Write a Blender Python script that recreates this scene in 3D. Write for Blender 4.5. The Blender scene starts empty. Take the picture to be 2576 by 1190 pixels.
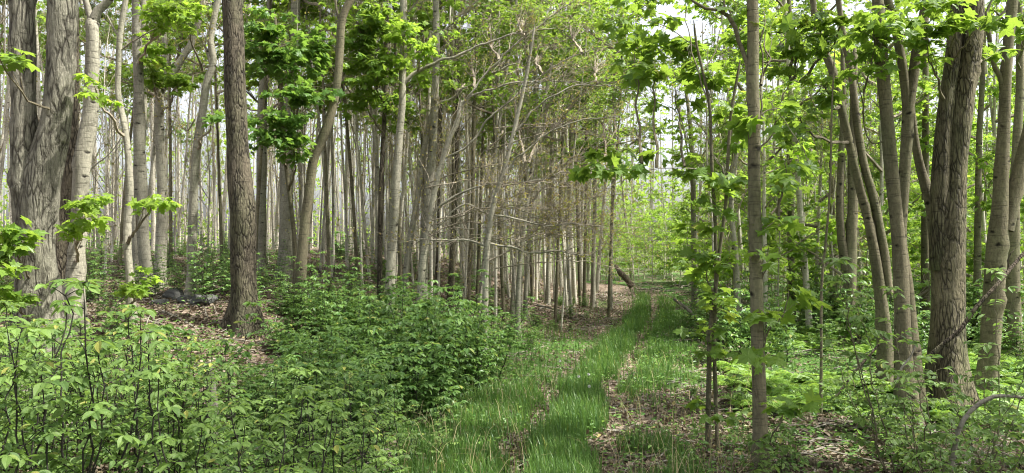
import bpy, math
import numpy as np
from mathutils import Vector
R = np.random.default_rng(7)
rad = math.radians

# ------------------------------------------------------------------ camera, sky, sun, exposure
sc = bpy.context.scene
C = bpy.data.collections.new('woodland'); sc.collection.children.link(C)
CAMZ, F, PITCH = 1.6, 1910.0, rad(0.75)         # F = focal length in pixels of a 2576 px wide picture
cam = bpy.data.cameras.new('camera'); camo = bpy.data.objects.new('camera', cam); sc.collection.objects.link(camo)
camo.location = (0, 0, CAMZ); camo.rotation_euler = (rad(90)+PITCH, 0, 0)
cam.sensor_width = 36; cam.lens = 36*F/2576; cam.clip_end = 2000; cam.clip_start = 0.05
sc.camera = camo
SUN_EL, SUN_AZ = rad(60), rad(98)               # azimuth clockwise from +Y (away from camera), so right and ahead
w = bpy.data.worlds.new('World'); sc.world = w; w.use_nodes = True
nt = w.node_tree; bgn = nt.nodes['Background']
sky = nt.nodes.new('ShaderNodeTexSky'); sky.sky_type = 'NISHITA'; sky.sun_disc = False
sky.sun_elevation = SUN_EL; sky.sun_rotation = SUN_AZ; sky.dust_density = 5.0; sky.air_density = 1.0; sky.ozone_density = 1.0
hz = nt.nodes.new('ShaderNodeHueSaturation'); hz.inputs['Saturation'].default_value = .35    # thin white cloud
nt.links.new(sky.outputs[0], hz.inputs['Color']); nt.links.new(hz.outputs[0], bgn.inputs[0]); bgn.inputs[1].default_value = 0.14
sl = bpy.data.lights.new('sun', 'SUN'); sl.energy = 4.4; sl.angle = rad(1.5); sl.color = (1, .97, .9)
so = bpy.data.objects.new('sun', sl); sc.collection.objects.link(so)
sd = Vector((math.sin(SUN_AZ)*math.cos(SUN_EL), math.cos(SUN_AZ)*math.cos(SUN_EL), math.sin(SUN_EL)))
so.rotation_euler = sd.to_track_quat('Z', 'Y').to_euler(); so.location = sd*60
sc.view_settings.view_transform = 'Standard'; sc.view_settings.look = 'None'; sc.view_settings.gamma = 1
sc.view_settings.exposure = 1.55
cy = sc.cycles
cy.max_bounces = 7; cy.diffuse_bounces = 4; cy.glossy_bounces = 2; cy.transmission_bounces = 4; cy.caustics_reflective = False
cy.caustics_refractive = False; cy.sample_clamp_indirect = 6; cy.filter_width = 1.1

# ------------------------------------------------------------------ terrain
def sm(t): t = np.clip(t, 0, 1); return t*t*(3-2*t)
PY = [-20, 0, 3, 5.4, 7.2, 8.5, 10.9, 14, 18, 24, 28, 33, 40, 60]
PX = [-1.0, -.1, .1, .35, .6, .82, 1.38, 2.1, 3.0, 4.1, 4.4, 3.2, 0.0, -9]
def path_x(y): return np.interp(y, PY, PX)
def bumps(x, y):
    return (.05*np.sin(x*1.3+y*.7)+.04*np.sin(x*.6-y*1.1+2)+.025*np.sin(2.9*x+1.7*y+1)+.02*np.sin(-2.2*x+3.3*y)+.012*np.sin(7*x+2*y)*np.sin(6*y-x))
def ground(x, y):
    x = np.asarray(x, float); y = np.asarray(y, float)
    px = path_x(y); rise = 1.5*(1-np.exp(-np.maximum(y-3, 0)/9.))
    wd = 4+np.clip(y-8, 0, 30)*.2
    L = sm((px-1.0-x)/wd)
    z = rise*L + bumps(x, y)*(.4+.6*sm(np.abs(x-px)/2))
    s = x-px
    z = z - .04*np.exp(-((np.abs(s)-.36)/.12)**2)*(y < 30)
    z = z + .25*sm((x-px-6)/10)*sm((y-12)/12)
    far = sm((y-60)/60)
    return z*(1-far*.6) + far*.4
def gz(x, y): return float(ground(x, y))

def P(U, V, D):                                  # the point seen at (U, V), D metres ahead
    a = (U-1288)/F; b = (595-V)/F
    y = math.cos(PITCH)-b*math.sin(PITCH); z = math.sin(PITCH)+b*math.cos(PITCH)
    return np.array([a/y*D, D, CAMZ+z/y*D])
def XU(U, D): return (U-1288)/F*D

# ------------------------------------------------------------------ mesh helpers
def mesh_obj(name, V, faces, mat, parent=None, tint=None, smooth=False, loc=None):
    """V (n,3); faces: list of (m,k) int arrays; one mesh object"""
    me = bpy.data.meshes.new(name)
    V = np.asarray(V, np.float32)
    faces = [f for f in faces if len(f)]
    me.vertices.add(len(V)); me.vertices.foreach_set('co', V.ravel())
    li = np.concatenate([f.ravel() for f in faces]).astype(np.int32)
    tot = np.concatenate([np.full(len(f), f.shape[1], np.int32) for f in faces])
    st = np.concatenate([[0], np.cumsum(tot)[:-1]]).astype(np.int32)
    me.loops.add(len(li)); me.loops.foreach_set('vertex_index', li)
    me.polygons.add(len(tot)); me.polygons.foreach_set('loop_start', st)
    me.polygons.foreach_set('use_smooth', np.full(len(tot), smooth))
    me.update(calc_edges=True)
    if tint is not None:
        at = me.attributes.new('tint', 'FLOAT', 'POINT'); at.data.foreach_set('value', np.asarray(tint, np.float32))
    me.materials.append(mat)
    o = bpy.data.objects.new(name, me); C.objects.link(o)
    if parent is not None: o.parent = parent
    if loc is not None: o.location = loc
    return o
class MB:
    def __init__(s): s.V = []; s.Q = []; s.T = []; s.t = []; s.n = 0
    def add(s, V, F, tint=0.5):
        V = np.asarray(V).reshape(-1, 3); s.V.append(V)
        s.t.append(np.full(len(V), tint) if np.isscalar(tint) else np.asarray(tint))
        (s.Q if F.shape[1] == 4 else s.T).append(F+s.n); s.n += len(V); return s
    def build(s, name, mat, parent=None, origin=None, smooth=False):
        if not s.V: return None
        V = np.concatenate(s.V)
        if origin is not None: V = V-np.asarray(origin)
        fs = []
        if s.Q: fs.append(np.concatenate(s.Q))
        if s.T: fs.append(np.concatenate(s.T))
        return mesh_obj(name, V, fs, mat, parent, np.concatenate(s.t), smooth)
def tag(o, label=None, cat=None, group=None, kind=None):
    for k, v in (('label', label), ('category', cat), ('group', group), ('kind', kind)):
        if v: o[k] = v
    return o
def empty(name, loc):
    o = bpy.data.objects.new(name, None); C.objects.link(o); o.location = loc; o.empty_display_size = .1
    return o
def copy_tree(o, parent=None):
    c = o.copy(); C.objects.link(c); c.parent = parent
    for ch in o.children: copy_tree(ch, c)
    return c
def unit(v): return v/np.maximum(np.linalg.norm(v, axis=-1, keepdims=True), 1e-9)

def tubes(Pt, Rd, sides=3, ang=None):
    """Pt (N,K,3), Rd (N,K) -> verts, quads (open ends closed by tiny radius). Rd may be (N,K,sides)"""
    Pt = np.asarray(Pt, float); N, K, _ = Pt.shape
    T = np.gradient(Pt, axis=1); T = unit(T)
    m = unit(Pt[:, -1]-Pt[:, 0]); ref = np.where(np.abs(m[:, 2:3]) > .7, [[1., 0, 0]], [[0, 0, 1.]])
    a = unit(np.cross(T, ref[:, None, :])); b = np.cross(T, a)
    th = np.arange(sides)*2*math.pi/sides
    Rd = np.asarray(Rd, float)
    if Rd.ndim == 2: Rd = Rd[:, :, None]
    V = Pt[:, :, None, :] + Rd[..., None]*(np.cos(th)[None, None, :, None]*a[:, :, None, :]+np.sin(th)[None, None, :, None]*b[:, :, None, :])
    i = np.arange(N)[:, None, None]*K*sides; k = np.arange(K-1)[None, :, None]*sides; j = np.arange(sides)[None, None, :]
    j2 = (j+1) % sides
    F_ = np.stack([i+k+j, i+k+j2, i+k+sides+j2, i+k+sides+j], -1).reshape(-1, 4)
    return V.reshape(-1, 3), F_
def spline(pts, rs, step):
    pts = np.asarray(pts, float); rs = np.asarray(rs, float)
    d = np.concatenate([[0], np.cumsum(np.linalg.norm(np.diff(pts, axis=0), axis=1))])
    n = max(3, int(d[-1]/step)+1); t = np.linspace(0, d[-1], n)
    m = np.gradient(pts, d, axis=0) if len(pts) > 2 else np.repeat([(pts[1]-pts[0])/d[-1]], 2, 0)
    k = np.clip(np.searchsorted(d, t, side='right')-1, 0, len(d)-2)
    h = (d[k+1]-d[k]); u = ((t-d[k])/h)[:, None]; h = h[:, None]
    p = (2*u**3-3*u**2+1)*pts[k]+(u**3-2*u**2+u)*h*m[k]+(-2*u**3+3*u**2)*pts[k+1]+(u**3-u**2)*h*m[k+1]
    return p, np.interp(t, d, rs)
def limb(mb, pts, rs, sides=10, step=.1, rough=.05, flare=0, rng=R, knots=0, tip=True, close=False):
    """a trunk or branch with an uneven outline; flare widens the foot"""
    p, r = spline(pts, rs, step); K = len(p)
    if tip: r = r.copy(); r[-1] *= .3
    if K > 5 and sides < 8: p = p.copy(); wv = rng.normal(size=(K, 3))*.009; wv[:2] = 0; wv = (wv+np.roll(wv, 1, 0))*.8; p[2:] += wv[2:]
    th = np.arange(sides)*2*math.pi/sides
    L = np.linalg.norm(np.diff(p, axis=0), axis=1); s = np.concatenate([[0], np.cumsum(L)])
    RR = np.ones((K, sides))
    for q in range(7):
        kt = rng.integers(1, 4 if q < 4 else 7); kz = rng.uniform(.7, 9)
        RR += rough*.33*np.sin(kt*th[None, :]+kz*s[:, None]+rng.uniform(0, 6.3))*(1 if q < 3 else .6)
    if knots:
        for q in range(knots):
            kz, ka = rng.uniform(0, s[-1]), rng.uniform(0, 6.3)
            da = np.angle(np.exp(1j*(th-ka)))
            RR += rng.uniform(.1, .3)*np.exp(-((s[:, None]-kz)/.05)**2-(da[None, :]/.45)**2)
    if flare:
        h = p[:, 2]-p[0, 2]; n = rng.integers(4, 7); ph = rng.uniform(0, 6.3)
        RR += (flare*np.exp(-np.abs(h)/.28))[:, None]*(.75+.5*np.cos(n*th[None, :]+ph))
    V, Q = tubes(p[None], (r[:, None]*RR)[None], sides)
    mb.add(V, Q, float(rng.random()))
    if close:
        n0 = mb.n
        for ring, cp in ((0, p[0]), (K-1, p[-1])):
            Vr = np.concatenate([V[ring*sides:(ring+1)*sides], cp[None]])
            j = np.arange(sides); mb.add(Vr, np.stack([j, (j+1) % sides, np.full(sides, sides)], 1), 0.02)
    return p, r

# leaf templates: tip along +Y, width along X, normal +Z
def maple_leaf():
    h = [(.34, -.08), (.31, .14), (.60, .36), (.40, .44), (.21, .50), (.27, .70), (.11, .76)]
    o = [(0, .04)]+h+[(0, 1.)]+[(-x, y) for x, y in h[::-1]]
    V = np.array([(x, y, 0) for x, y in o]+[(0, .36, 0)], float)
    V[:, 2] = .10*np.abs(V[:, 0])-.55*V[:, 0]**2-.28*(V[:, 1]-.3)**2
    n = len(o); j = np.arange(n); return V, np.stack([j, (j+1) % n, np.full(n, n)], 1)
def oval_leaf():
    h = [(.16, .14), (.25, .38), (.23, .60), (.11, .84)]
    m = [(0, 0), (0, .38), (0, .60), (0, 1.)]
    V = np.array([(x, y, 0) for x, y in h]+[(x, y, 0) for x, y in m]+[(-x, y, 0) for x, y in h], float)
    V[:, 2] = .30*np.abs(V[:, 0])-.25*V[:, 1]**2
    T = []
    for s, o in ((0, 0), (8, 1)):
        a = [(4, s+0, 5), (s+0, s+1, 5), (s+1, s+2, 6), (s+1, 6, 5), (s+2, s+3, 6), (s+3, 7, 6)]
        T += a if not o else [(q[0], q[2], q[1]) for q in a]
    return V, np.array(T)
def small_leaf():
    V = np.array([(0, 0, 0), (.3, .45, .08), (0, 1, -.12), (-.3, .45, .08)], float)
    return V, np.array([(0, 1, 2), (0, 2, 3)])
def lobed_leaf():                                # cheap five-pointed leaf for middle distances
    o = [(0, .05), (.34, -.05), (.28, .2), (.55, .42), (.2, .52), (0, 1), (-.2, .52), (-.55, .42), (-.28, .2), (-.34, -.05)]
    V = np.array([(x, y, -.4*x*x-.2*(y-.3)**2) for x, y in o], float)
    n = len(o); j = np.arange(1, n-1); return V, np.stack([np.zeros(n-2, int), j, j+1], 1)
def dead_leaf():
    V = np.array([(0, 0, 0), (.28, .3, .12), (.22, .75, .2), (0, 1, .05), (-.26, .7, .16), (-.3, .28, .1), (0, .5, -.02)], float)
    j = np.arange(6); return V, np.stack([j, (j+1) % 6, np.full(6, 6)], 1)
MAPLE, OVAL, SMALL, LOBED, DEAD = maple_leaf(), oval_leaf(), small_leaf(), lobed_leaf(), dead_leaf()
def leaves(mb, tpl, pos, d, n, size, tint):
    """pos (N,3), d leaf direction, n rough normal, size (N,)"""
    V0, T0 = tpl; N = len(pos)
    if N == 0: return
    d = unit(d); x = unit(np.cross(d, n)); z = np.cross(x, d)
    M = np.stack([x, d, z], 1)                   # rows
    V = np.einsum('vk,nkc->nvc', V0, M)*np.asarray(size)[:, None, None]+pos[:, None, :]
    k = len(V0); T = (T0[None]+np.arange(N)[:, None, None]*k).reshape(-1, 3)
    mb.add(V, T, np.repeat(tint, k))

# ------------------------------------------------------------------ materials
def new_mat(name):
    m = bpy.data.materials.new(name); m.use_nodes = True; t = m.node_tree
    return m, t, t.nodes['Principled BSDF'], t.nodes['Material Output']
def N_(t, kind, **kw):
    n = t.nodes.new(kind)
    for k, v in kw.items():
        if k in n.inputs: n.inputs[k].default_value = v
        else: setattr(n, k, v)
    return n
def ramp(t, fac, stops):
    r = t.nodes.new('ShaderNodeValToRGB'); e = r.color_ramp.elements
    while len(e) < len(stops): e.new(.5)
    for q, (p, c) in zip(e, stops): q.position = p; q.color = (*c, 1) if len(c) == 3 else c
    if fac is not None: t.links.new(fac, r.inputs[0])
    return r.outputs[0]
def mixc(t, a, b, fac, mode='MIX'):
    m = t.nodes.new('ShaderNodeMix'); m.data_type = 'RGBA'; m.blend_type = mode; m.clamp_factor = True
    for s, v in ((6, a), (7, b), (0, fac)):
        if isinstance(v, (int, float)): m.inputs[s].default_value = v
        elif isinstance(v, tuple): m.inputs[s].default_value = (*v, 1)
        else: t.links.new(v, m.inputs[s])
    return m.outputs[2]
def mapping(t, src, scale):
    m = t.nodes.new('ShaderNodeMapping'); m.inputs['Scale'].default_value = scale; t.links.new(src, m.inputs[0]); return m.outputs[0]
def noise(t, vec, scale, detail=4, rough=.6, dist=0):
    n = N_(t, 'ShaderNodeTexNoise', Scale=scale, Detail=detail, Roughness=rough, Distortion=dist); t.links.new(vec, n.inputs['Vector']); return n.outputs['Fac']

def leaf_mat(name, c0, c1, trans, tfac=.45, rough=.42, var=.35):
    m, t, b, out = new_mat(name)
    at = N_(t, 'ShaderNodeAttribute', attribute_name='tint')
    oi = t.nodes.new('ShaderNodeObjectInfo')
    col = mixc(t, mixc(t, c0, c1, at.outputs['Fac']), (.32, .27, .06), ramp(t, at.outputs['Fac'], [(.965, (0, 0, 0)), (.985, (.6, .6, .6))]))
    hs = N_(t, 'ShaderNodeHueSaturation'); t.links.new(col, hs.inputs['Color'])
    mr = N_(t, 'ShaderNodeMapRange'); mr.inputs[3].default_value = 1-var/2; mr.inputs[4].default_value = 1+var/2
    t.links.new(oi.outputs['Random'], mr.inputs[0]); t.links.new(mr.outputs[0], hs.inputs['Value'])
    t.links.new(hs.outputs[0], b.inputs['Base Color']); b.inputs['Roughness'].default_value = rough
    b.inputs['Specular IOR Level'].default_value = .32
    tr = t.nodes.new('ShaderNodeBsdfTranslucent')
    t.links.new(mixc(t, hs.outputs[0], trans, .65), tr.inputs[0])
    mx = t.nodes.new('ShaderNodeMixShader'); mx.inputs[0].default_value = tfac
    t.links.new(b.outputs[0], mx.inputs[1]); t.links.new(tr.outputs[0], mx.inputs[2]); t.links.new(mx.outputs[0], out.inputs[0])
    return m
def bark_mat(name, pale, dark, mode='smooth', moss=(.10, .12, .05), mossy=.3, var=.3):
    m, t, b, out = new_mat(name)
    tc = t.nodes.new('ShaderNodeTexCoord'); o = tc.outputs['Object']; oi = t.nodes.new('ShaderNodeObjectInfo')
    va = t.nodes.new('ShaderNodeVectorMath'); va.operation = 'ADD'
    sc_ = t.nodes.new('ShaderNodeVectorMath'); sc_.operation = 'SCALE'; sc_.inputs[3].default_value = 30
    cx = t.nodes.new('ShaderNodeCombineXYZ'); t.links.new(oi.outputs['Random'], cx.inputs[0]); t.links.new(oi.outputs['Random'], cx.inputs[2])
    t.links.new(cx.outputs[0], sc_.inputs[0]); t.links.new(o, va.inputs[0]); t.links.new(sc_.outputs[0], va.inputs[1]); v = va.outputs[0]
    patch = noise(t, mapping(t, v, (3, 3, 1.4)), 1.6, 5, .65)
    mid = tuple(.55*a+.45*c for a, c in zip(pale, dark))
    base = ramp(t, patch, [(.32, mid), (.5, pale), (.68, tuple(min(1, a*1.25) for a in pale))])
    gm = noise(t, mapping(t, v, (2, 2, .8)), 1.3, 4)
    base = mixc(t, base, moss, ramp(t, gm, [(.48, (0, 0, 0)), (.72, (mossy,)*3)]))
    if mode == 'smooth':
        le = noise(t, mapping(t, v, (7, 7, 75)), 1, 3, .6, .4)           # fine horizontal lenticels
        f = ramp(t, le, [(.56, (0, 0, 0)), (.66, (1, 1, 1))])
        base = mixc(t, base, dark, mixc(t, (0, 0, 0), f, .55))
        kn = N_(t, 'ShaderNodeTexVoronoi', Scale=1.0, Randomness=1.0); kd = t.nodes.new('ShaderNodeTexNoise'); kd.inputs['Scale'].default_value = 14; t.links.new(v, kd.inputs['Vector']); ks = t.nodes.new('ShaderNodeVectorMath'); ks.operation = 'SCALE'; ks.inputs[3].default_value = .07; t.links.new(kd.outputs['Color'], ks.inputs[0])
        ka = t.nodes.new('ShaderNodeVectorMath'); t.links.new(v, ka.inputs[0]); t.links.new(ks.outputs[0], ka.inputs[1]); t.links.new(mapping(t, ka.outputs[0], (5, 5, 9)), kn.inputs['Vector'])
        kf = ramp(t, kn.outputs['Distance'], [(.07, (1, 1, 1)), (.20, (0, 0, 0))])
        base = mixc(t, base, tuple(.5*c for c in dark), kf)
        fine = noise(t, mapping(t, v, (60, 60, 22)), 1, 4)
        base = mixc(t, base, ramp(t, fine, [(.3, (.45,)*3), (.7, (1.3,)*3)]), .6, 'MULTIPLY')
        hgt = mixc(t, fine, f, .4, 'SUBTRACT'); hgt = mixc(t, hgt, kf, .5, 'SUBTRACT'); st, ds = .5, .012
    else:
        dn = N_(t, 'ShaderNodeTexNoise', Scale=5, Detail=4); t.links.new(mapping(t, v, (1, 1, .35)), dn.inputs['Vector'])
        dv = t.nodes.new('ShaderNodeVectorMath'); dv.operation = 'SCALE'; dv.inputs[3].default_value = .12
        t.links.new(dn.outputs['Color'], dv.inputs[0])
        av = t.nodes.new('ShaderNodeVectorMath'); t.links.new(v, av.inputs[0]); t.links.new(dv.outputs[0], av.inputs[1])
        sx = 34 if mode == 'furrow' else 20
        vo = N_(t, 'ShaderNodeTexVoronoi', Scale=1.0, feature='DISTANCE_TO_EDGE'); t.links.new(mapping(t, av.outputs[0], (sx, sx, sx*.2)), vo.inputs['Vector'])
        cr = ramp(t, vo.outputs['Distance'], [(.0, (1, 1, 1)), (.05, (.7, .7, .7)), (.2, (0, 0, 0))])
        brk = noise(t, mapping(t, v, (9, 9, 3)), 1, 4); bm = ramp(t, brk, [(.40, (.1, .1, .1)), (.56, (1, 1, 1))])
        crm = mixc(t, cr, bm, 1.0, 'MULTIPLY')
        fine = noise(t, mapping(t, v, (90, 90, 14)), 1, 5)
        base = mixc(t, base, ramp(t, fine, [(.3, (.35,)*3), (.7, (1.35,)*3)]), .75, 'MULTIPLY')
        base = mixc(t, base, dark, crm)
        hz = noise(t, mapping(t, v, (6, 6, 40)), 1, 3); hzf = ramp(t, hz, [(.6, (0, 0, 0)), (.7, (.6, .6, .6))])
        base = mixc(t, base, dark, hzf)
        hgt = mixc(t, fine, crm, .7, 'SUBTRACT'); st, ds = .9, .03
    hs = N_(t, 'ShaderNodeHueSaturation'); t.links.new(base, hs.inputs['Color'])
    mr = N_(t, 'ShaderNodeMapRange'); mr.inputs[3].default_value = 1-var/2; mr.inputs[4].default_value = 1+var/2
    t.links.new(oi.outputs['Random'], mr.inputs[0]); t.links.new(mr.outputs[0], hs.inputs['Value'])
    t.links.new(hs.outputs[0], b.inputs['Base Color']); b.inputs['Roughness'].default_value = .85; b.inputs['Specular IOR Level'].default_value = .2
    bp = N_(t, 'ShaderNodeBump', Strength=st, Distance=ds); t.links.new(hgt, bp.inputs['Height']); t.links.new(bp.outputs[0], b.inputs['Normal'])
    return m
M = {}
M['maple'] = leaf_mat('maple_leaves', (.065, .135, .02), (.14, .23, .035), (.33, .47, .05), .5)
M['lime'] = leaf_mat('fresh_leaves', (.12, .22, .03), (.23, .33, .05), (.42, .62, .06), .55)
M['deep'] = leaf_mat('deep_leaves', (.05, .12, .022), (.10, .185, .035), (.25, .40, .05), .5)
M['shrub'] = leaf_mat('shrub_leaves', (.052, .105, .026), (.145, .225, .05), (.26, .40, .07), .42, .55)
M['bush'] = leaf_mat('bush_leaves', (.045, .11, .028), (.14, .235, .06), (.26, .42, .07), .4, .4)
M['bud'] = leaf_mat('opening_buds', (.24, .15, .06), (.20, .24, .05), (.42, .40, .08), .4)
M['grass'] = leaf_mat('grass_blades', (.04, .10, .024), (.125, .20, .05), (.17, .33, .05), .4, .45)
M['herb'] = leaf_mat('herb_leaves', (.05, .13, .03), (.16, .28, .06), (.28, .46, .08), .4)
M['fern'] = leaf_mat('fern_fronds', (.10, .205, .03), (.225, .34, .055), (.34, .50, .07), .4)
M['dead'] = leaf_mat('dead_leaves', (.08, .058, .036), (.245, .20, .14), (.3, .2, .12), .12, .7)
M['straw'] = leaf_mat('straw', (.30, .24, .12), (.45, .38, .22), (.4, .3, .15), .2, .7)
M['grey'] = bark_mat('smooth_grey_bark', (.26, .243, .188), (.045, .038, .028))
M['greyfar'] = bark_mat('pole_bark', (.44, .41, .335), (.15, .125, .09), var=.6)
M['olive'] = bark_mat('olive_bark', (.14, .122, .078), (.03, .025, .017), 'smooth', mossy=.5)
M['furrow'] = bark_mat('furrowed_bark', (.12, .10, .07), (.022, .018, .013), 'furrow', mossy=.45)
M['plate'] = bark_mat('plated_pale_bark', (.235, .22, .17), (.035, .03, .022), 'plate', mossy=.15)
M['mossy'] = bark_mat('mossy_bark', (.18, .155, .10), (.03, .025, .018), 'furrow', mossy=.6, moss=(.09, .12, .04))
M['twig'] = bark_mat('twig_bark', (.24, .205, .155), (.10, .08, .06), mossy=0, var=.6)
M['sprig'] = bark_mat('sprig_bark', (.13, .11, .075), (.05, .04, .028), mossy=.3, var=.5)
M['darkstem'] = bark_mat('dark_stem_bark', (.028, .026, .02), (.01, .009, .008), mossy=.1)
M['dead_wood'] = bark_mat('dead_wood', (.21, .19, .155), (.08, .065, .05), mossy=.2)
M['rot'] = bark_mat('rotting_bark', (.11, .085, .06), (.03, .022, .016), 'furrow', mossy=.6)

def ground_mat():
    m, t, b, out = new_mat('forest_floor')
    g = t.nodes.new('ShaderNodeNewGeometry'); v = g.outputs['Position']
    vo = N_(t, 'ShaderNodeTexVoronoi', Scale=15.0); t.links.new(v, vo.inputs['Vector'])
    sep = t.nodes.new('ShaderNodeSeparateColor'); t.links.new(vo.outputs['Color'], sep.inputs[0])
    lit = ramp(t, sep.outputs[0], [(0, (.05, .034, .023)), (.45, (.125, .092, .065)), (.8, (.21, .165, .125)), (1, (.32, .26, .21))])
    lit = mixc(t, lit, ramp(t, noise(t, v, 28, 5, .7), [(.3, (.4,)*3), (.7, (1.2,)*3)]), .8, 'MULTIPLY')
    gr = ramp(t, noise(t, v, 40, 4, .7), [(.3, (.03, .06, .015)), (.7, (.09, .16, .04))])
    at = N_(t, 'ShaderNodeAttribute', attribute_name='tint')
    pn = noise(t, v, 1.6, 5, .65)
    mth = N_(t, 'ShaderNodeMath', operation='ADD'); t.links.new(at.outputs['Fac'], mth.inputs[0]); t.links.new(pn, mth.inputs[1])
    f = ramp(t, mth.outputs[0], [(.95, (0, 0, 0)), (1.15, (1, 1, 1))])
    t.links.new(mixc(t, lit, gr, f), b.inputs['Base Color']); b.inputs['Roughness'].default_value = .95; b.inputs['Specular IOR Level'].default_value = .1
    bp = N_(t, 'ShaderNodeBump', Strength=.8, Distance=.03); t.links.new(vo.outputs['Distance'], bp.inputs['Height']); t.links.new(bp.outputs[0], b.inputs['Normal'])
    return m
def rock_mat():
    m, t, b, out = new_mat('rock')
    tc = t.nodes.new('ShaderNodeTexCoord'); v = tc.outputs['Object']
    c = ramp(t, noise(t, v, 6, 6, .7), [(.3, (.03, .03, .026)), (.62, (.08, .08, .072)), (.8, (.17, .17, .155))])
    t.links.new(c, b.inputs['Base Color']); b.inputs['Roughness'].default_value = .9
    bp = N_(t, 'ShaderNodeBump', Strength=.6, Distance=.03); t.links.new(noise(t, v, 12, 6, .7), bp.inputs['Height']); t.links.new(bp.outputs[0], b.inputs['Normal'])
    return m
M['ground'] = ground_mat(); M['rock'] = rock_mat()
def plain(name, c, r=.8):
    m, t, b, out = new_mat(name); tc = t.nodes.new('ShaderNodeTexCoord')
    t.links.new(ramp(t, noise(t, tc.outputs['Object'], 30, 3), [(.3, tuple(.7*q for q in c)), (.7, c)]), b.inputs['Base Color']); b.inputs['Roughness'].default_value = r; return m
M['clock'] = plain('seed_head', (.75, .75, .7))

# ------------------------------------------------------------------ ground sheet
def rut_noise(x, y): return .06*np.sin(y*2.3+x)+.05*np.sin(y*5.1+2)+.03*np.sin(y*11+x*3)
def green_amount(x, y):                          # how green the floor is, 0..1
    s = x-path_x(y)+rut_noise(x, y); g = np.full_like(x, .3)
    g = np.where((s > -2.6) & (s < -.5) & (y < 13), .62, g)
    g = np.where((s < -2.6) & (y > 10), .14, g)
    g = np.where((s > .5) & (y < 8.3), .3+.25*sm((s-1.0)/.8), g)
    g = np.where((s > .45) & (s < 1.3) & (y > 8.3), .75, g)
    g = np.where((s >= 1.3), .5, g)
    g = np.where((s >= 2.0) & (y > 6.8) & (y < 30), .7, g)
    g = np.where(np.abs(s) < .22, .75, g)
    g = np.where((s > .22) & (s < .5) & (y < 13), .05, g)
    g = np.where((s < -.22) & (s > -.45), .35, g)
    g = np.where((y > 15) & (s < -.2), .12, g)
    g = np.where((y > 19) & (np.abs(s) < 1), .2, g)
    return g
def grid_axis(lo, hi, fine_lo, fine_hi, step):
    a = [fine_lo]; st = step
    while a[-1] < hi:
        if a[-1] > fine_hi: st *= 1.12
        a.append(a[-1]+st)
    b = [fine_lo]; st = step
    while b[-1] > lo: st *= 1.12; b.append(b[-1]-st)
    return np.array(b[::-1][:-1]+a)
gx = grid_axis(-420, 420, -9, 9, .11); gy = grid_axis(-60, 700, 2.0, 18, .11)
XX, YY = np.meshgrid(gx, gy); nx, ny = len(gx), len(gy)
ZZ = ground(XX, YY)
i, j = np.meshgrid(np.arange(nx-1), np.arange(ny-1)); q = (j*nx+i).ravel()
gro = mesh_obj('ground', np.stack([XX, YY, ZZ], -1).reshape(-1, 3), [np.stack([q, q+1, q+nx+1, q+nx], 1)], M['ground'], tint=green_amount(XX, YY).ravel(), smooth=True)
tag(gro, kind='structure', label='forest floor of brown leaf litter with a two rut grassy track', cat='ground')

# ------------------------------------------------------------------ trees drawn from their own stems
def place(path, D, step_top=None):
    pts, rs = [], []
    for q in path:
        d = q[3] if len(q) > 3 else D
        pts.append(P(q[0], q[1], d)); rs.append(q[2]/2/F*d*(.9 if q[2] < 60 else .83))
    return np.array(pts), np.array(rs)
def twigs_on(mbw, mbb, pts, rs, n, ln, rng=R, up=.35, budn=6, bud=.034, sub=3, tipbias=.3):
    """fine side twigs with opening buds along a limb"""
    p, r = spline(pts, rs, .05); K = len(p)
    k = (K*(tipbias+(1-tipbias)*rng.random(n))).astype(int).clip(0, K-2)
    T = unit(p[k+1]-p[k]); side = unit(np.cross(T, rng.normal(size=(n, 3))))
    d = unit(T*.8+side*rng.uniform(.3, 1, (n, 1))+np.array([0, 0, up]))
    L = ln*rng.uniform(.35, 1.1, n)
    def run(p0, d, L, r0, nn):
        t = np.linspace(0, 1, 5)[None, :, None]; N = len(p0)
        bend = rng.normal(size=(N, 1, 3))*.18*L[:, None, None]
        wob = rng.normal(size=(N, 5, 3))*.03*L[:, None, None]; wob[:, 0] = 0
        Q = p0[:, None]+d[:, None]*t*L[:, None, None]+bend*t**2+wob
        Q[:, :, 2] += (.10*L[:, None])*t[:, :, 0]**2
        rr = r0[:, None]*np.array([1, .75, .55, .4, .2])[None]
        V, F_ = tubes(Q, rr, 3); mbw.add(V, F_, .5); return Q
    r0 = np.minimum(r[k]*.5, .003+.004*L)
    Q = run(p[k], d, L, r0, n)
    idx = rng.integers(0, n, n*sub); kk = rng.integers(1, 4, n*sub)
    p1 = Q[idx, kk]; d1 = unit(Q[idx, kk+1]-Q[idx, kk]+.9*rng.normal(size=(len(idx), 3))*L[idx][:, None]*.25)
    Q2 = run(p1, d1, L[idx]*rng.uniform(.2, .5, len(idx)), np.full(len(idx), .0022), len(idx))
    if mbb is not None and budn:
        al = np.concatenate([Q[:, 1:].reshape(-1, 3), Q2[:, 1:].reshape(-1, 3)])
        ii = rng.integers(0, len(al), n*budn); N = len(ii)
        leaves(mbb, SMALL, al[ii]+rng.normal(size=(N, 3))*.01, rng.normal(size=(N, 3)), rng.normal(size=(N, 3)), bud*rng.uniform(.5, 1.4, N), rng.random(N))
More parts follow.
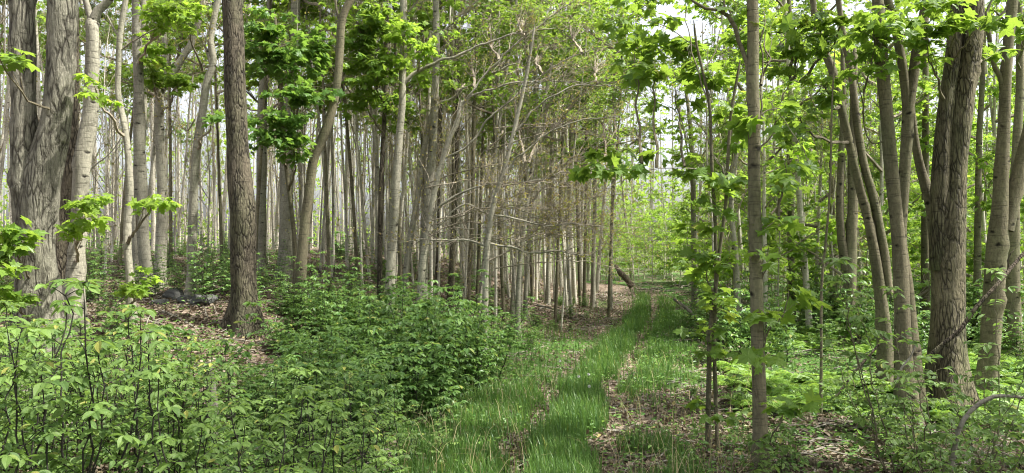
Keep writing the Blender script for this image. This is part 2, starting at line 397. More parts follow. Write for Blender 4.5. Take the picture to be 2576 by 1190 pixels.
def foliage(mbl, mbw, attach, c, rr, n, size, tpl=MAPLE, rng=R, droop=.35, wr=.006, layer=True, per=9):
    """leaf sprays filling an ellipsoid at c (radii rr), on twigs that run back to attach"""
    ns = max(2, int(n/per)); c = np.asarray(c); rr = np.asarray(rr)
    u = unit(rng.normal(size=(ns, 3)))*(rng.random((ns, 1))**(1/1.7))*np.where(rng.random((ns, 1)) < .18, 1.45, 1.); q = c+u*rr
    if layer: q[:, 2] += .35*(np.round(q[:, 2]/.3)*.3-q[:, 2])
    mid = c-np.array([0, 0, .5])*rr
    nprim = 5; t = np.linspace(0, 1, nprim)[:, None]
    prim = attach*(1-t)+(c+np.array([0, 0, .3])*rr)*t+np.sin(t*math.pi)*np.array([0, 0, -.08*np.linalg.norm(c-attach)])+rng.normal(size=(nprim, 3))*.02*np.linalg.norm(c-attach)*np.sin(t*math.pi)
    L = np.linalg.norm(c-attach); wr = wr*min(1, max(.35, L/.7))
    if L > .4: limb(mbw, prim, np.linspace(wr*1.6, wr*.5, nprim), sides=5, step=max(.05, L/14), rng=rng)
    a = prim[rng.integers(2, nprim, ns)]
    t = np.linspace(0, 1, 5)[None, :, None]
    Q = a[:, None]*(1-t)+q[:, None]*t; dl = np.linalg.norm(q-a, axis=1)
    Q[:, :, 2] += (.12*dl[:, None])*np.sin(t[:, :, 0]*math.pi); Q[:, 1:4] += rng.normal(size=(ns, 3, 3))*.04*dl[:, None, None]
    V, F_ = tubes(Q, np.minimum(wr*.5, .002+.004*dl)[:, None]*np.array([1, .8, .6, .45, .25])[None], 3); mbw.add(V, F_, .5)
    d = unit(q-a+1e-4); N = ns*per; s = np.repeat(np.arange(ns), per)
    off = rng.random(N)
    az = rng.normal(size=(N, 3)); az[:, 2] *= .25
    ld = unit(d[s]*.7+unit(az)*1.0); ld[:, 2] = ld[:, 2]*.4-droop*rng.uniform(.2, 1.6, N)
    pos = q[s]-d[s]*(off*.35*np.minimum(dl[s], .8))[:, None]+unit(az)*(size*.55*rng.uniform(.3, 1.3, N))[:, None]
    nrm = np.array([0, 0, 1.])+rng.normal(size=(N, 3))*.6
    st = rng.random(ns)*.7
    leaves(mbl, tpl, pos, ld, nrm, size*rng.uniform(.55, 1.2, N), np.clip(st[s]+rng.random(N)*.35, 0, 1))
def high_crown(mbl, mbw, top, rng, n=260, rx=2.0, rz=2.2, size=.16):
    """the crown above the picture: it closes the canopy and throws the dappled shade"""
    for b in range(4):
        c = top+np.array([rng.uniform(-rx, rx)*.8, rng.uniform(-rx, rx)*.8, rng.uniform(.4, rz)])
        foliage(mbl, mbw, top-np.array([0, 0, rng.uniform(0, .8)]), c, (rx*.6, rx*.6, rz*.4), n/4, size, LOBED, rng, wr=.02, layer=False)

def tree(name, label, cat, stems, D, bark, branches=(), blobs=(), leafmat='maple', leafsize=.105, tpl=MAPLE, top=9, crown=200, group=None,
         rough=.05, sides=14, buds=0, flare=.8, knots=8, seed=0, twiglen=.6, foot=True):
    """stems and branches: lists of (U, V, width px[, D]) from the top down / from the trunk out"""
    rng = np.random.default_rng(seed+int(D*100)+len(label))
    allp = []
    f = stems[0][-1]; fd = f[3] if len(f) > 3 else D
    bx = XU(f[0], fd); base = np.array([bx, fd, gz(bx, fd)])
    root = empty(name, base); tag(root, label, cat, group)
    wood_ends = []
    for si, st in enumerate(stems):
        mb = MB(); p, r = place(st[::-1], D)      # from the foot up
        if si == 0 and foot:
            if p[0, 2] < base[2]+.02: p[0, 2] = base[2]+.02
            p = np.vstack([[base-np.array([0, 0, .12])], p]); r = np.concatenate([[r[0]*1.12], r])
            if p[1, 2]-p[0, 2] < .15: p = np.delete(p, 1, 0); r = np.delete(r, 1)
        if st[0][1] <= 30 and top:                # carry on above the frame
            dv = unit(p[-1]-p[-2]); h = max(1.0, top-p[-1, 2])
            pe = p[-1]
            for q in range(3):
                pe = pe+np.array([dv[0]*.35+rng.normal()*.08, dv[1]*.3+rng.normal()*.08, 1])*h*.33
                p = np.vstack([p, pe]); r = np.concatenate([r, [r[-1]*.78]])
            wood_ends.append(p[-1])
        limb(mb, p, r, sides, .07 if D < 9 else .12, rough, flare if si == 0 and foot else 0, rng, knots)
        mb.build('trunk', M[bark], root, base, True); allp.append((p, r))
    mbw, mbb, mbl = MB(), MB(), MB(); allb = []
    for br in branches:
        mb = MB(); p, r = place(br, D); allb.append((p, r)); r = r*(.78 if br[0][2] < 11 else 1); limb(mb, p, r, 7, .08, .06, 0, rng, 2)
        mb.build('branch', M[bark if br[0][2] > 7 else 'twig'], root, base, True)
        if buds: twigs_on(mbw, mbb, p, r, int(buds), twiglen, rng)
    if buds:
        for p, r in allp: 
            m = p[:, 2] > CAMZ-.2
            if m.sum() > 2: twigs_on(mbw, mbb, p[m], r[m]*.3, int(buds*1.5), twiglen*1.1, rng, tipbias=.1)
    for b in blobs:
        U, V, rU, rV, bd = b[:5]; cov = b[5] if len(b) > 5 else 1.3
        c = P(U, V, bd); k = bd/F; rU *= 1.2; rV *= 1.25; cov *= .6 if bd > 6.5 else .5
        n = 2.6*cov*math.pi*rU*rV/(.42*(leafsize*.85/k)**2)
        ap = np.concatenate([spline(p, r, .1)[0] for p, r in allp+allb]); dd = np.linalg.norm((ap-c)*np.array([1, 1, .8])-np.array([0, 0, -.3]), axis=1)+np.where(ap[:, 2] > c[2]+.1, .6, 0)
        foliage(mbl, mbw, ap[dd.argmin()], c, (rU*k, max(rU*k*.8, .3), rV*k), n, leafsize, tpl, rng, wr=.009 if D < 8 else .014)
    if crown:
        for e in wood_ends: high_crown(mbl, mbw, e, rng, crown)
    mbw.build('twigs', M['twig' if bark == 'grey' else 'sprig'], root, base); mbb.build('buds', M['bud'], root, base); mbl.build('crown', M[leafmat], root, base)
    return root

# ---- left side
tree('forked_tree', 'thick pale double trunk with plated furrowed bark forking low at the left edge', 'tree',
     [[(158, 0, 84), (155, 100, 80), (150, 200, 80), (140, 300, 84), (118, 400, 98), (98, 500, 112), (90, 600, 104), (92, 700, 112), (98, 820, 130)],
      [(55, 0, 72), (57, 150, 70), (60, 300, 68), (62, 400, 74), (68, 500, 84), (76, 600, 84)]], 7.5, 'plate', sides=30, rough=.07, knots=26, seed=1,
     blobs=[(-20, 140, 50, 40, 6.4, 1.5), (10, 620, 40, 80, 6.8, 2.2), (0, 730, 45, 60, 6.6, 2)], leafmat='maple', leafsize=.14, crown=220)
tree('dark_limbed_tree', 'leaning grey tree with dark branching top right of the thick double trunk', 'tree',
     [[(232, 40, 36), (234, 120, 35), (230, 200, 35), (226, 300, 40), (208, 400, 48), (202, 480, 42), (196, 600, 38), (190, 700, 44), (186, 860, 52)]], 8.2, 'grey', seed=2, sides=20, knots=22, rough=.08, top=0,
     branches=[[(232, 60, 30), (245, 30, 26), (268, 5, 22), (300, -40, 20), (340, -120, 16)], [(232, 50, 22), (220, 20, 16), (208, -30, 14), (200, -110, 10)],
               [(235, 160, 12), (250, 130, 9), (252, 100, 6)], [(198, 480, 9), (235, 420, 6), (275, 390, 4), (310, 340, 3)]],
     blobs=[(215, 520, 45, 45, 6.8, 1.6), (190, 560, 70, 30, 7, 1.4), (235, 230, 40, 35, 7.5, .9)], leafmat='lime', leafsize=.105)
tree('half_hidden_tree', 'grey trunk squeezed behind the thick double trunk and the leaning dark limbed tree', 'tree',
     [[(185, 0, 24), (184, 200, 26), (178, 400, 32), (158, 560, 42), (150, 700, 48), (148, 850, 56)]], 9.0, 'furrow', seed=3, sides=16)
tree('crooked_slender_tree', 'slender crooked pale tree with dark scars between two grey trunks on the left', 'tree',
     [[(316, 0, 14), (302, 90, 16), (298, 170, 15), (298, 240, 15), (312, 310, 17), (323, 400, 18), (326, 480, 22), (320, 600, 20), (328, 720, 20), (333, 880, 22)]], 8.6, 'grey', seed=4, knots=16,
     branches=[[(297, 90, 9), (285, 70, 8), (268, 35, 6)], [(300, 130, 6), (340, 100, 5), (400, 70, 3)]],
     blobs=[(385, 510, 48, 22, 7.8, 1.9), (335, 720, 40, 60, 8, .9)], leafmat='lime', leafsize=.105)
tree('straight_grey_tree', 'straight smooth grey trunk behind the slender crooked tree', 'tree',
     [[(340, 0, 18), (345, 100, 26), (349, 220, 28), (350, 350, 30), (354, 480, 36), (360, 600, 32), (370, 700, 30), (372, 790, 34)]], 11, 'grey', seed=5,
     blobs=[(430, 35, 90, 45, 10, 1.5), (370, 120, 50, 40, 11, 1)], leafmat='lime', leafsize=.105, buds=14)
tree('twin_grey_tree', 'second smooth grey trunk touching the straight one from behind', 'tree',
     [[(362, 0, 14), (360, 150, 20), (358, 300, 24), (345, 500, 26), (345, 640, 26), (346, 740, 28)]], 13, 'grey', seed=6)
tree('spotted_forked_tree', 'spotted pale trunk forking at head height with one limb sweeping right', 'tree',
     [[(404, 165, 22), (402, 250, 22), (404, 400, 25), (408, 480, 28), (406, 600, 30), (402, 690, 28), (400, 770, 32)],
      [(515, -10, 14), (500, 50, 16), (485, 100, 17), (450, 160, 19), (415, 215, 20)], [(408, 40, 12), (415, 110, 12), (418, 180, 14), (412, 225, 16)]], 12, 'grey', seed=7, knots=16,
     branches=[[(404, 175, 16), (402, 165, 10), (400, 158, 8)], [(425, 195, 6), (460, 190, 4), (510, 180, 3)]], blobs=[(385, 190, 80, 42, 11.5, 1.4), (450, 210, 40, 30, 11.5, 1), (470, 30, 50, 40, 11, 1)], leafmat='maple', leafsize=.105, top=0, buds=18)
tree('bowed_grey_tree', 'grey trunk bowing to the right at the top, left of the dark furrowed trunk', 'tree',
     [[(548, 0, 18), (536, 60, 17), (530, 110, 18), (538, 150, 18), (522, 200, 20), (510, 280, 22), (494, 380, 22), (488, 470, 24), (485, 560, 25), (482, 680, 22), (480, 800, 26)]], 10, 'grey', seed=8, knots=12,
     branches=[[(533, 160, 16), (520, 125, 9), (512, 110, 5)], [(490, 300, 6), (470, 330, 4), (440, 300, 3), (420, 290, 2)]], blobs=[(535, 298, 35, 14, 9.5, 1.6)], leafmat='deep', leafsize=.105, buds=10)
tree('dark_furrowed_tree', 'dark straight furrowed trunk with a bulge on its right side', 'tree',
     [[(583, 0, 54), (588, 100, 56), (591, 200, 58), (595, 300, 62), (600, 400, 66), (606, 480, 74), (611, 540, 78), (612, 640, 72), (613, 740, 70), (614, 850, 88)]], 8.8, 'furrow', seed=9, sides=28, knots=10, rough=.04, crown=300)
tree('tree', 'pale scarred trunk behind the maple leaves right of the dark furrowed trunk', 'tree',
     [[(745, -10, 24), (743, 60, 26), (735, 120, 22), (728, 260, 30), (722, 400, 36), (720, 560, 36), (718, 730, 38)]], 14, 'grey', seed=10, knots=20, buds=12,
     branches=[[(740, 110, 12), (790, 80, 10), (840, 55, 8), (900, 20, 5)]])
tree('tree', 'grey trunk just right of the dark furrowed trunk', 'tree',
     [[(678, -10, 14), (675, 100, 18), (662, 230, 26), (658, 400, 28), (657, 560, 26), (654, 720, 28)]], 14.5, 'grey', seed=11, buds=10)
tree('s_curved_tree', 'smooth tree with an s shaped trunk leaning left towards its foot', 'tree',
     [[(882, 0, 20), (866, 30, 21), (857, 70, 24), (856, 110, 22), (850, 190, 22), (835, 280, 24), (812, 345, 27), (790, 400, 26), (778, 480, 26), (768, 560, 28), (760, 640, 28), (752, 780, 34)]], 10.3, 'olive', seed=12, sides=18, knots=9,
     branches=[[(857, 60, 10), (846, 20, 7), (844, -20, 6)]])
tree('maple_tree', 'young maple carrying a dense dark mass of leaves behind the s curved trunk', 'tree',
     [[(690, 30, 8), (705, 200, 9), (718, 400, 11), (740, 600, 12), (742, 760, 13)]], 10.8, 'olive', seed=13, knots=3, top=0,
     blobs=[(690, 140, 75, 70, 10.2, 2.0), (760, 240, 80, 40, 10, 1.8), (700, 320, 85, 45, 9.8, 2.2), (740, 375, 60, 22, 9.8, 1.8), (655, 80, 40, 60, 10, 1.6), (790, 130, 50, 60, 10.6, 1.5)], leafmat='deep', leafsize=.105)
tree('maple_tree', 'maple with sunlit leaves between the s curved trunk and the straight pale trunk', 'tree',
     [[(975, 0, 8), (972, 200, 10), (965, 330, 12), (958, 480, 13), (955, 780, 15)]], 11.6, 'furrow', seed=14, knots=3, top=0,
     blobs=[(900, 90, 60, 70, 11, 1.7), (950, 40, 70, 40, 11, 1.5), (940, 170, 75, 55, 10.8, 1.8), (905, 250, 50, 40, 11.2, 1.3), (985, 260, 60, 40, 11.6, 1.2)], leafmat='maple', leafsize=.105)
tree('straight_pale_tree', 'straight pale trunk with one long limb arching right, middle of the picture', 'tree',
     [[(1015, 0, 19), (1016, 80, 19), (1013, 180, 19), (1012, 260, 20), (1005, 340, 21), (998, 430, 23), (992, 540, 25), (985, 640, 25), (978, 790, 28)]], 11, 'grey', seed=15, knots=10, buds=26,
     branches=[[(1012, 215, 13), (1035, 190, 11), (1080, 165, 9), (1130, 148, 8), (1200, 118, 6), (1290, 85, 5), (1400, 70, 3)], [(1018, 40, 9), (1040, 15, 7), (1060, -10, 6)]],
     blobs=[(1020, 70, 90, 22, 10.6, 1.4), (1060, 130, 60, 20, 10.6, 1.3)], leafmat='lime', leafsize=.105)
tree('straight_pale_tree', 'pale trunk leaning slightly left with a thinner stem pressed to its left', 'tree',
     [[(1097, 0, 18), (1098, 90, 19), (1096, 200, 20), (1091, 300, 21), (1086, 400, 23), (1078, 480, 25), (1071, 560, 28), (1066, 650, 26), (1062, 780, 28)],
      [(1085, 280, 13), (1066, 380, 15), (1050, 500, 16), (1032, 600, 17), (1015, 760, 18)]], 12, 'grey', seed=16, knots=10, buds=34, twiglen=.8,
     branches=[[(1088, 300, 10), (1105, 260, 9), (1130, 250, 8), (1165, 225, 8), (1210, 200, 7), (1288, 165, 6), (1380, 120, 5), (1480, 75, 3)],
               [(1096, 110, 9), (1125, 70, 8), (1160, 45, 6), (1190, 10, 5), (1220, -30, 4)]])
vb = dict(buds=26, twiglen=.85)
def level(n, U0, V0, V1, seed):                  # thin, nearly level limbs reaching right toward the path
    g_ = np.random.default_rng(seed); out = []
    for _ in range(n):
        V = g_.uniform(V0, V1); L = g_.uniform(180, 420); sl_ = g_.uniform(-.28, .06); w0 = g_.uniform(3.5, 6); k = 5; u0 = U0+g_.uniform(-15, 15)
        out.append([(u0+L*q/k, V+L*q/k*sl_+g_.normal()*5*(q > 0)-18*math.sin(q*.8), w0*(1-.14*q), 10.6+q*g_.uniform(-.15, .15)) for q in range(k+1)])
    return out
tree('arching_tree', 'low arching tree with bare limbs sweeping up and right over the thicket', 'tree',
     [[(1160, 250, 11), (1152, 300, 12), (1128, 355, 14), (1108, 420, 15), (1090, 500, 16), (1072, 600, 18), (1060, 700, 20), (1056, 800, 22)]], 10.6, 'grey', seed=17, knots=4, top=0,
     branches=[[(1156, 262, 9), (1180, 245, 8), (1215, 232, 7), (1288, 210, 6), (1400, 203, 4), (1500, 208, 3)],
               [(1130, 350, 8), (1150, 310, 8), (1163, 270, 7), (1200, 215, 7), (1288, 120, 6), (1360, 60, 5), (1440, 5, 4)],
               [(1115, 400, 8), (1170, 370, 7), (1230, 300, 7), (1300, 240, 6), (1390, 170, 5), (1500, 120, 3), (1570, 100, 2)],
               [(1080, 560, 9), (1100, 522, 9), (1150, 492, 8), (1200, 470, 7), (1288, 458, 6), (1360, 455, 6), (1415, 432, 5), (1465, 440, 4), (1540, 440, 3), (1600, 430, 2)],
               *level(9, 1080, 430, 640, 5), [(1072, 600, 8), (1110, 560, 6), (1180, 512, 6), (1230, 540, 5), (1288, 520, 5), (1360, 545, 4), (1480, 530, 2.5)]],
     blobs=[(1230, 70, 90, 50, 11.5, .9), (1340, 120, 90, 60, 11.5, .7), (1430, 60, 90, 45, 11.5, .8), (1500, 160, 80, 60, 11.5, .6), (1390, 250, 90, 40, 11.5, .6), (1520, 280, 60, 40, 11, .5), (1180, 160, 80, 60, 11.5, .7), (1290, 230, 80, 40, 11.5, .5), (1300, 30, 90, 40, 11.5, .9)], tpl=SMALL, leafsize=.075, **vb)
tree('arching_tree', 'arching tree with level bare limbs at the right end of the thicket', 'tree',
     [[(1345, 60, 6), (1330, 160, 9), (1300, 300, 11), (1270, 420, 13), (1240, 520, 14), (1225, 640, 15), (1220, 800, 18)]], 10.2, 'grey', seed=18, knots=4,
     branches=[[(1225, 620, 8), (1170, 602, 7), (1110, 606, 6), (1060, 600, 5), (1000, 610, 3)],
               [(1226, 612, 9), (1288, 622, 8), (1340, 634, 7), (1400, 630, 6), (1470, 640, 4), (1540, 620, 3)],
               [(1235, 540, 8), (1288, 548, 7), (1360, 565, 6), (1440, 560, 5), (1530, 575, 3)],
               *level(12, 1235, 300, 680, 6), [(1222, 660, 7), (1260, 640, 6), (1310, 600, 6), (1370, 590, 5), (1450, 600, 3)],
               [(1290, 340, 8), (1330, 290, 7), (1390, 240, 6), (1460, 215, 5), (1560, 220, 3), (1640, 240, 2)],
               [(1262, 440, 8), (1310, 390, 7), (1370, 340, 6), (1440, 310, 5), (1560, 290, 3)]], **vb)
tree('arching_tree', 'thin arching tree leaning right in front of the pole stand', 'tree',
     [[(1420, 20, 5), (1395, 120, 7), (1372, 240, 9), (1345, 380, 11), (1325, 520, 12), (1310, 640, 13), (1302, 800, 15)]], 12.5, 'grey', seed=19, knots=4,
     branches=[[(1340, 400, 7), (1390, 320, 6), (1450, 250, 5), (1540, 190, 4), (1640, 160, 2)], [(1325, 520, 7), (1380, 460, 6), (1440, 400, 5), (1520, 370, 4), (1620, 350, 2)],
               [(1360, 300, 6), (1420, 200, 5), (1500, 130, 4), (1600, 90, 2)], [(1315, 600, 6), (1380, 545, 5), (1470, 500, 4), (1580, 490, 2)]],
     blobs=[(1460, 20, 90, 40, 12.5, .9), (1560, 60, 80, 60, 12.5, .9), (1600, 190, 80, 60, 13, .8), (1540, 250, 60, 40, 13, .6), (1600, 330, 60, 30, 13, .5)], tpl=SMALL, leafsize=.075, leafmat='lime', **vb)
for k, (st, D, bk, lab) in enumerate([
     ([(1150, 100, 12), (1150, 330, 19), (1146, 450, 21), (1140, 600, 23), (1132, 780, 24)], 14, 'furrow', 'brown furrowed trunk behind the low arching tree'),
     ([(1108, 0, 14), (1107, 200, 17), (1106, 400, 18), (1104, 600, 18), (1098, 770, 20)], 15.5, 'furrow', 'dark brown straight trunk behind the leaning pale trunk'),
     ([(1196, 0, 10), (1192, 300, 15), (1188, 560, 17), (1178, 760, 18)], 15, 'olive', 'olive trunk third from the leaning pale trunk at the edge of the pole stand'),
     ([(1322, 60, 11), (1318, 300, 14), (1308, 500, 15), (1290, 790, 18)], 15.5, 'grey', 'pale slightly leaning trunk at the front of the pole stand'),
     ([(1352, 60, 11), (1345, 300, 14), (1335, 520, 15), (1322, 790, 17)], 15.8, 'grey', 'pale trunk beside its near twin at the front of the pole stand'),
     ([(1400, 60, 12), (1390, 330, 15), (1385, 520, 16), (1378, 750, 18)], 18, 'grey', 'grey trunk above the litter bank left of the path'),
     ([(1440, 20, 14), (1437, 330, 17), (1434, 520, 18), (1430, 740, 20)], 19, 'grey', 'birch like spotted trunk above the litter bank left of the path'),
     ([(1505, 60, 12), (1500, 330, 15), (1496, 520, 16), (1492, 750, 18)], 20, 'grey', 'grey trunk nearest the bend of the path'),
     ([(1545, 120, 9), (1545, 330, 12), (1540, 520, 13), (1536, 760, 16)], 19, 'grey', 'last slim trunk on the left verge before the path bends'),
     ([(1470, 120, 9), (1475, 330, 11), (1474, 520, 12), (1470, 750, 14)], 19.5, 'olive', 'slim olive trunk between two grey ones near the bend'),
     ([(960, 60, 9), (966, 300, 12), (962, 480, 13), (952, 770, 14)], 13, 'furrow', 'dark slim trunk between the maple and the straight pale trunk')]):
    st = [(U, V, w_*.72) for U, V, w_ in st]
    tree('tree', lab, 'tree', [st], D, bk, seed=20+k, buds=20, knots=8, twiglen=.8, sides=10)

# ---- right side
tree('maple_sapling', 'straight slim pale trunk standing full height at the right edge of the track', 'tree',
     [[(1893, 0, 31), (1895, 100, 32), (1893, 200, 34), (1897, 300, 33), (1897, 400, 32), (1898, 500, 34), (1900, 600, 34), (1903, 700, 35), (1906, 850, 36), (1910, 1000, 37), (1913, 1200, 42)]], 5.25, 'olive', seed=40, sides=24, knots=14, rough=.025, flare=.25,
     branches=[[(1882, 185, 13), (1874, 140, 12), (1858, 95, 12), (1840, 60, 12), (1822, 38, 12), (1796, 22, 9), (1762, 8, 8), (1720, -25, 7)], [(1822, 38, 8), (1822, 10, 7), (1820, -30, 6)],
               [(1905, 330, 8), (1915, 280, 7), (1915, 200, 6), (1918, 100, 5), (1930, 20, 4)], [(1900, 590, 6), (1930, 570, 4), (1960, 550, 3)], [(1900, 300, 6), (1950, 270, 4), (1990, 290, 3)],
               [(1903, 660, 6), (1940, 640, 4), (1990, 655, 3)]],
     blobs=[(1965, 288, 48, 22, 5.4, 1.5), (1915, 300, 25, 14, 5.2, .8), (1975, 400, 45, 16, 5.4, 1.1), (1960, 560, 50, 18, 5.2, 1.2), (1925, 455, 30, 14, 5.2, 1), (1990, 735, 60, 14, 5.3, 1.2),
            (1930, 620, 30, 14, 5.2, 1.1), (1890, 880, 22, 14, 5.1, .9), (1975, 1020, 55, 18, 5, 1.3), (1930, 800, 20, 12, 5.2, .7), (1850, 80, 70, 50, 5.4, .9), (1930, 90, 60, 60, 5.5, 1)], leafmat='maple', leafsize=.125, crown=200)
tree('maple_sapling', 'young two stemmed maple with tiers of broad leaves left of the slim pale trunk', 'tree',
     [[(1745, 50, 6), (1752, 110, 7), (1768, 180, 8), (1784, 260, 9), (1790, 400, 9), (1800, 600, 10), (1800, 720, 11), (1786, 840, 13), (1783, 950, 14), (1780, 1130, 16)],
      [(1862, 150, 7), (1838, 300, 9), (1830, 425, 10), (1825, 520, 10), (1812, 620, 10), (1800, 740, 10), (1797, 860, 10), (1799, 960, 11), (1806, 1145, 12)]], 5.9, 'darkstem' if 0 else 'olive', seed=41, sides=12, knots=5, flare=.2, top=0,
     branches=[[(1784, 260, 6), (1760, 200, 5), (1740, 120, 4), (1718, 0, 3)], [(1790, 440, 4), (1750, 425, 3.5), (1700, 418, 3), (1620, 425, 2.5), (1580, 425, 2)], [(1768, 180, 5), (1800, 130, 4), (1815, 60, 3)],
               [(1752, 120, 4), (1700, 85, 3), (1640, 60, 3), (1580, 20, 2)]],
     blobs=[(1700, 385, 60, 14, 5.9, 1.1), (1600, 395, 55, 17, 5.9, 1.5), (1520, 400, 40, 14, 5.9, 1.2), (1480, 408, 25, 14, 5.9, 1.1), (1745, 415, 40, 18, 5.9, 1.1), (1790, 440, 50, 14, 5.8, 1.2), (1800, 475, 50, 12, 5.9, 1.2),
            (1790, 515, 40, 12, 5.8, 1), (1795, 575, 45, 14, 5.8, 1.3), (1775, 632, 45, 13, 5.8, 1.3), (1800, 660, 30, 13, 5.8, 1), (1790, 705, 50, 13, 5.8, 1.3), (1800, 760, 40, 12, 5.8, .9), (1785, 825, 40, 16, 5.8, 1.3), (1800, 880, 35, 14, 5.8, 1.1), (1790, 1010, 30, 12, 5.8, 1.1),
            (1640, 40, 120, 40, 6, 1.5), (1720, 110, 110, 38, 6.1, 1.5), (1600, 130, 70, 22, 6, 1), (1650, 180, 90, 26, 6, 1.3), (1780, 190, 90, 45, 6.1, 1.3), (1700, 235, 70, 24, 6.1, 1), (1840, 260, 50, 30, 6, 1), (1850, 350, 40, 20, 6, .9)], leafmat='maple', leafsize=.125)
tree('thin_sapling', 'very thin bare stem standing alone above the ferns right of the slim pale trunk', 'tree',
     [[(2100, 120, 4), (2092, 300, 5), (2088, 480, 6), (2078, 600, 7), (2068, 700, 8), (2066, 900, 8), (2062, 1070, 10)]], 6.9, 'olive', seed=42, sides=8, knots=3, flare=.1, top=0,
     branches=[[(2086, 500, 3), (2040, 420, 3), (1990, 330, 2.5), (1930, 240, 2)], [(2085, 520, 3), (2030, 560, 2.5), (1960, 540, 2)]], blobs=[(1960, 470, 55, 14, 6.2, .9)], leafsize=.14)
tree('ivy_based_tree', 'brown two stemmed trunk with dark ivy at its foot beyond the ferns', 'tree',
     [[(2150, 120, 16), (2147, 300, 20), (2145, 430, 26), (2145, 520, 28), (2142, 600, 30), (2138, 700, 34), (2136, 850, 42)],
      [(2118, 100, 10), (2122, 300, 16), (2116, 420, 20), (2113, 500, 21), (2116, 590, 22), (2128, 680, 26)]], 12, 'olive', seed=43, knots=8, sides=16, blobs=[(2130, 800, 28, 55, 11.5, 1.6)], leafmat='deep', leafsize=.08, tpl=LOBED)
tree('leaning_tree', 'pair of slender trunks leaning left that meet low down, left of the thick clump', 'tree',
     [[(2045, 0, 16), (2052, 60, 19), (2070, 120, 21), (2095, 180, 22), (2114, 260, 24), (2130, 330, 23), (2146, 400, 23), (2165, 480, 24), (2185, 560, 25), (2200, 640, 28), (2215, 740, 32), (2226, 890, 40)],
      [(2110, 0, 14), (2116, 50, 15), (2126, 110, 17), (2140, 180, 18), (2150, 260, 20), (2160, 340, 22), (2175, 420, 22), (2192, 480, 23), (2210, 560, 23), (2225, 640, 24), (2236, 740, 26)]], 8.6, 'olive', seed=44, knots=16, sides=18,
     branches=[[(2112, 270, 7), (2080, 230, 6), (2040, 210, 5), (1990, 200, 4)], [(2180, 440, 5), (2205, 480, 4), (2225, 560, 3)]],
     blobs=[(2010, 140, 80, 50, 7.5, 1.2), (2070, 230, 80, 40, 7.5, 1.2), (2000, 55, 90, 40, 7.5, 1.3), (2120, 60, 70, 40, 7.4, 1.1), (2010, 310, 60, 30, 7.6, .9)], leafsize=.13)
tree('tall_slender_tree', 'tall slender trunk with even rings, left member of the clump on the right', 'tree',
     [[(2208, 0, 30), (2214, 100, 34), (2222, 200, 34), (2232, 300, 34), (2240, 400, 36), (2250, 500, 35), (2258, 580, 35), (2266, 700, 40), (2273, 900, 45), (2282, 1110, 56)]], 7.0, 'olive', seed=45, knots=18, sides=22, rough=.035,
     branches=[[(2243, 350, 8), (2200, 360, 5), (2170, 200, 3)], [(2243, 342, 7), (2225, 300, 5), (2185, 240, 4)]], blobs=[(2200, 110, 80, 40, 6.8, 1.3), (2240, 40, 100, 35, 6.8, 1.3), (2160, 190, 50, 30, 6.8, .9)], leafsize=.13)
tree('split_bark_tree', 'trunk with a long dark split in its bark, leaning across the clump on the right', 'tree',
     [[(2332, 0, 27), (2320, 60, 27), (2306, 130, 28), (2297, 190, 28), (2287, 260, 30), (2281, 350, 31), (2275, 440, 30), (2270, 520, 31), (2264, 600, 34), (2278, 720, 40), (2292, 900, 46), (2300, 1090, 54)],
      [(2232, -5, 22), (2250, 60, 23), (2264, 130, 24), (2274, 190, 25), (2281, 260, 26), (2283, 320, 24)]], 7.25, 'olive', seed=46, knots=14, sides=20, rough=.04)
tree('bent_stem_tree', 'shorter trunk curving up left out of the foot of the thickest right trunk', 'tree',
     [[(2285, 180, 14), (2295, 290, 18), (2306, 380, 22), (2325, 460, 25), (2343, 520, 30), (2352, 600, 34), (2360, 700, 36), (2362, 850, 40), (2362, 1020, 50)]], 7.6, 'olive', seed=47, knots=8, sides=16, top=0)
tree('forked_tree', 'thickest trunk on the right, two stems pressed together with furrowed olive bark', 'tree',
     [[(2446, 0, 58), (2446, 80, 56), (2440, 150, 52), (2428, 220, 54), (2416, 320, 56), (2406, 420, 60), (2398, 520, 68), (2390, 640, 84), (2384, 800, 92), (2385, 1050, 112)],
      [(2408, 0, 38), (2405, 60, 38), (2396, 150, 38), (2382, 250, 40), (2372, 350, 44), (2365, 450, 46), (2362, 560, 48), (2362, 680, 46)]], 7.3, 'mossy', seed=48, sides=28, knots=26, rough=.055,
     branches=[[(2445, 190, 26), (2458, 172, 20), (2464, 158, 12)]], blobs=[(2400, 45, 80, 45, 6.9, 1.3), (2330, 110, 70, 35, 6.9, 1.1), (2480, 130, 60, 50, 7.8, .9), (2470, 20, 60, 35, 6.8, 1)], leafsize=.14, crown=280)
tree('leaning_tree', 'dark trunk leaning right at the top with a forked limb, near the right edge', 'tree',
     [[(2548, 0, 27), (2537, 100, 27), (2531, 200, 28), (2526, 300, 31), (2521, 400, 35), (2516, 500, 40), (2510, 600, 52), (2502, 700, 54), (2492, 850, 50), (2478, 1000, 52), (2470, 1090, 60)],
      [(2620, 200, 26), (2595, 300, 30), (2570, 400, 34), (2550, 490, 38), (2530, 580, 42)]], 8.0, 'olive', seed=49, knots=14, sides=20, rough=.05,
     branches=[[(2524, 250, 14), (2512, 185, 13), (2495, 130, 13), (2482, 80, 12), (2478, 40, 9), (2500, 0, 7)], [(2540, 60, 9), (2520, 45, 7), (2495, 20, 5)]], leafsize=.14)
tree('tree', 'grey trunk at the extreme right edge behind the dark leaning trunk', 'tree',
     [[(2562, 0, 18), (2566, 200, 20), (2556, 400, 24), (2548, 700, 34), (2548, 920, 40)]], 10.5, 'olive', seed=50, knots=8, blobs=[(2570, 60, 40, 60, 9.5, 1)])
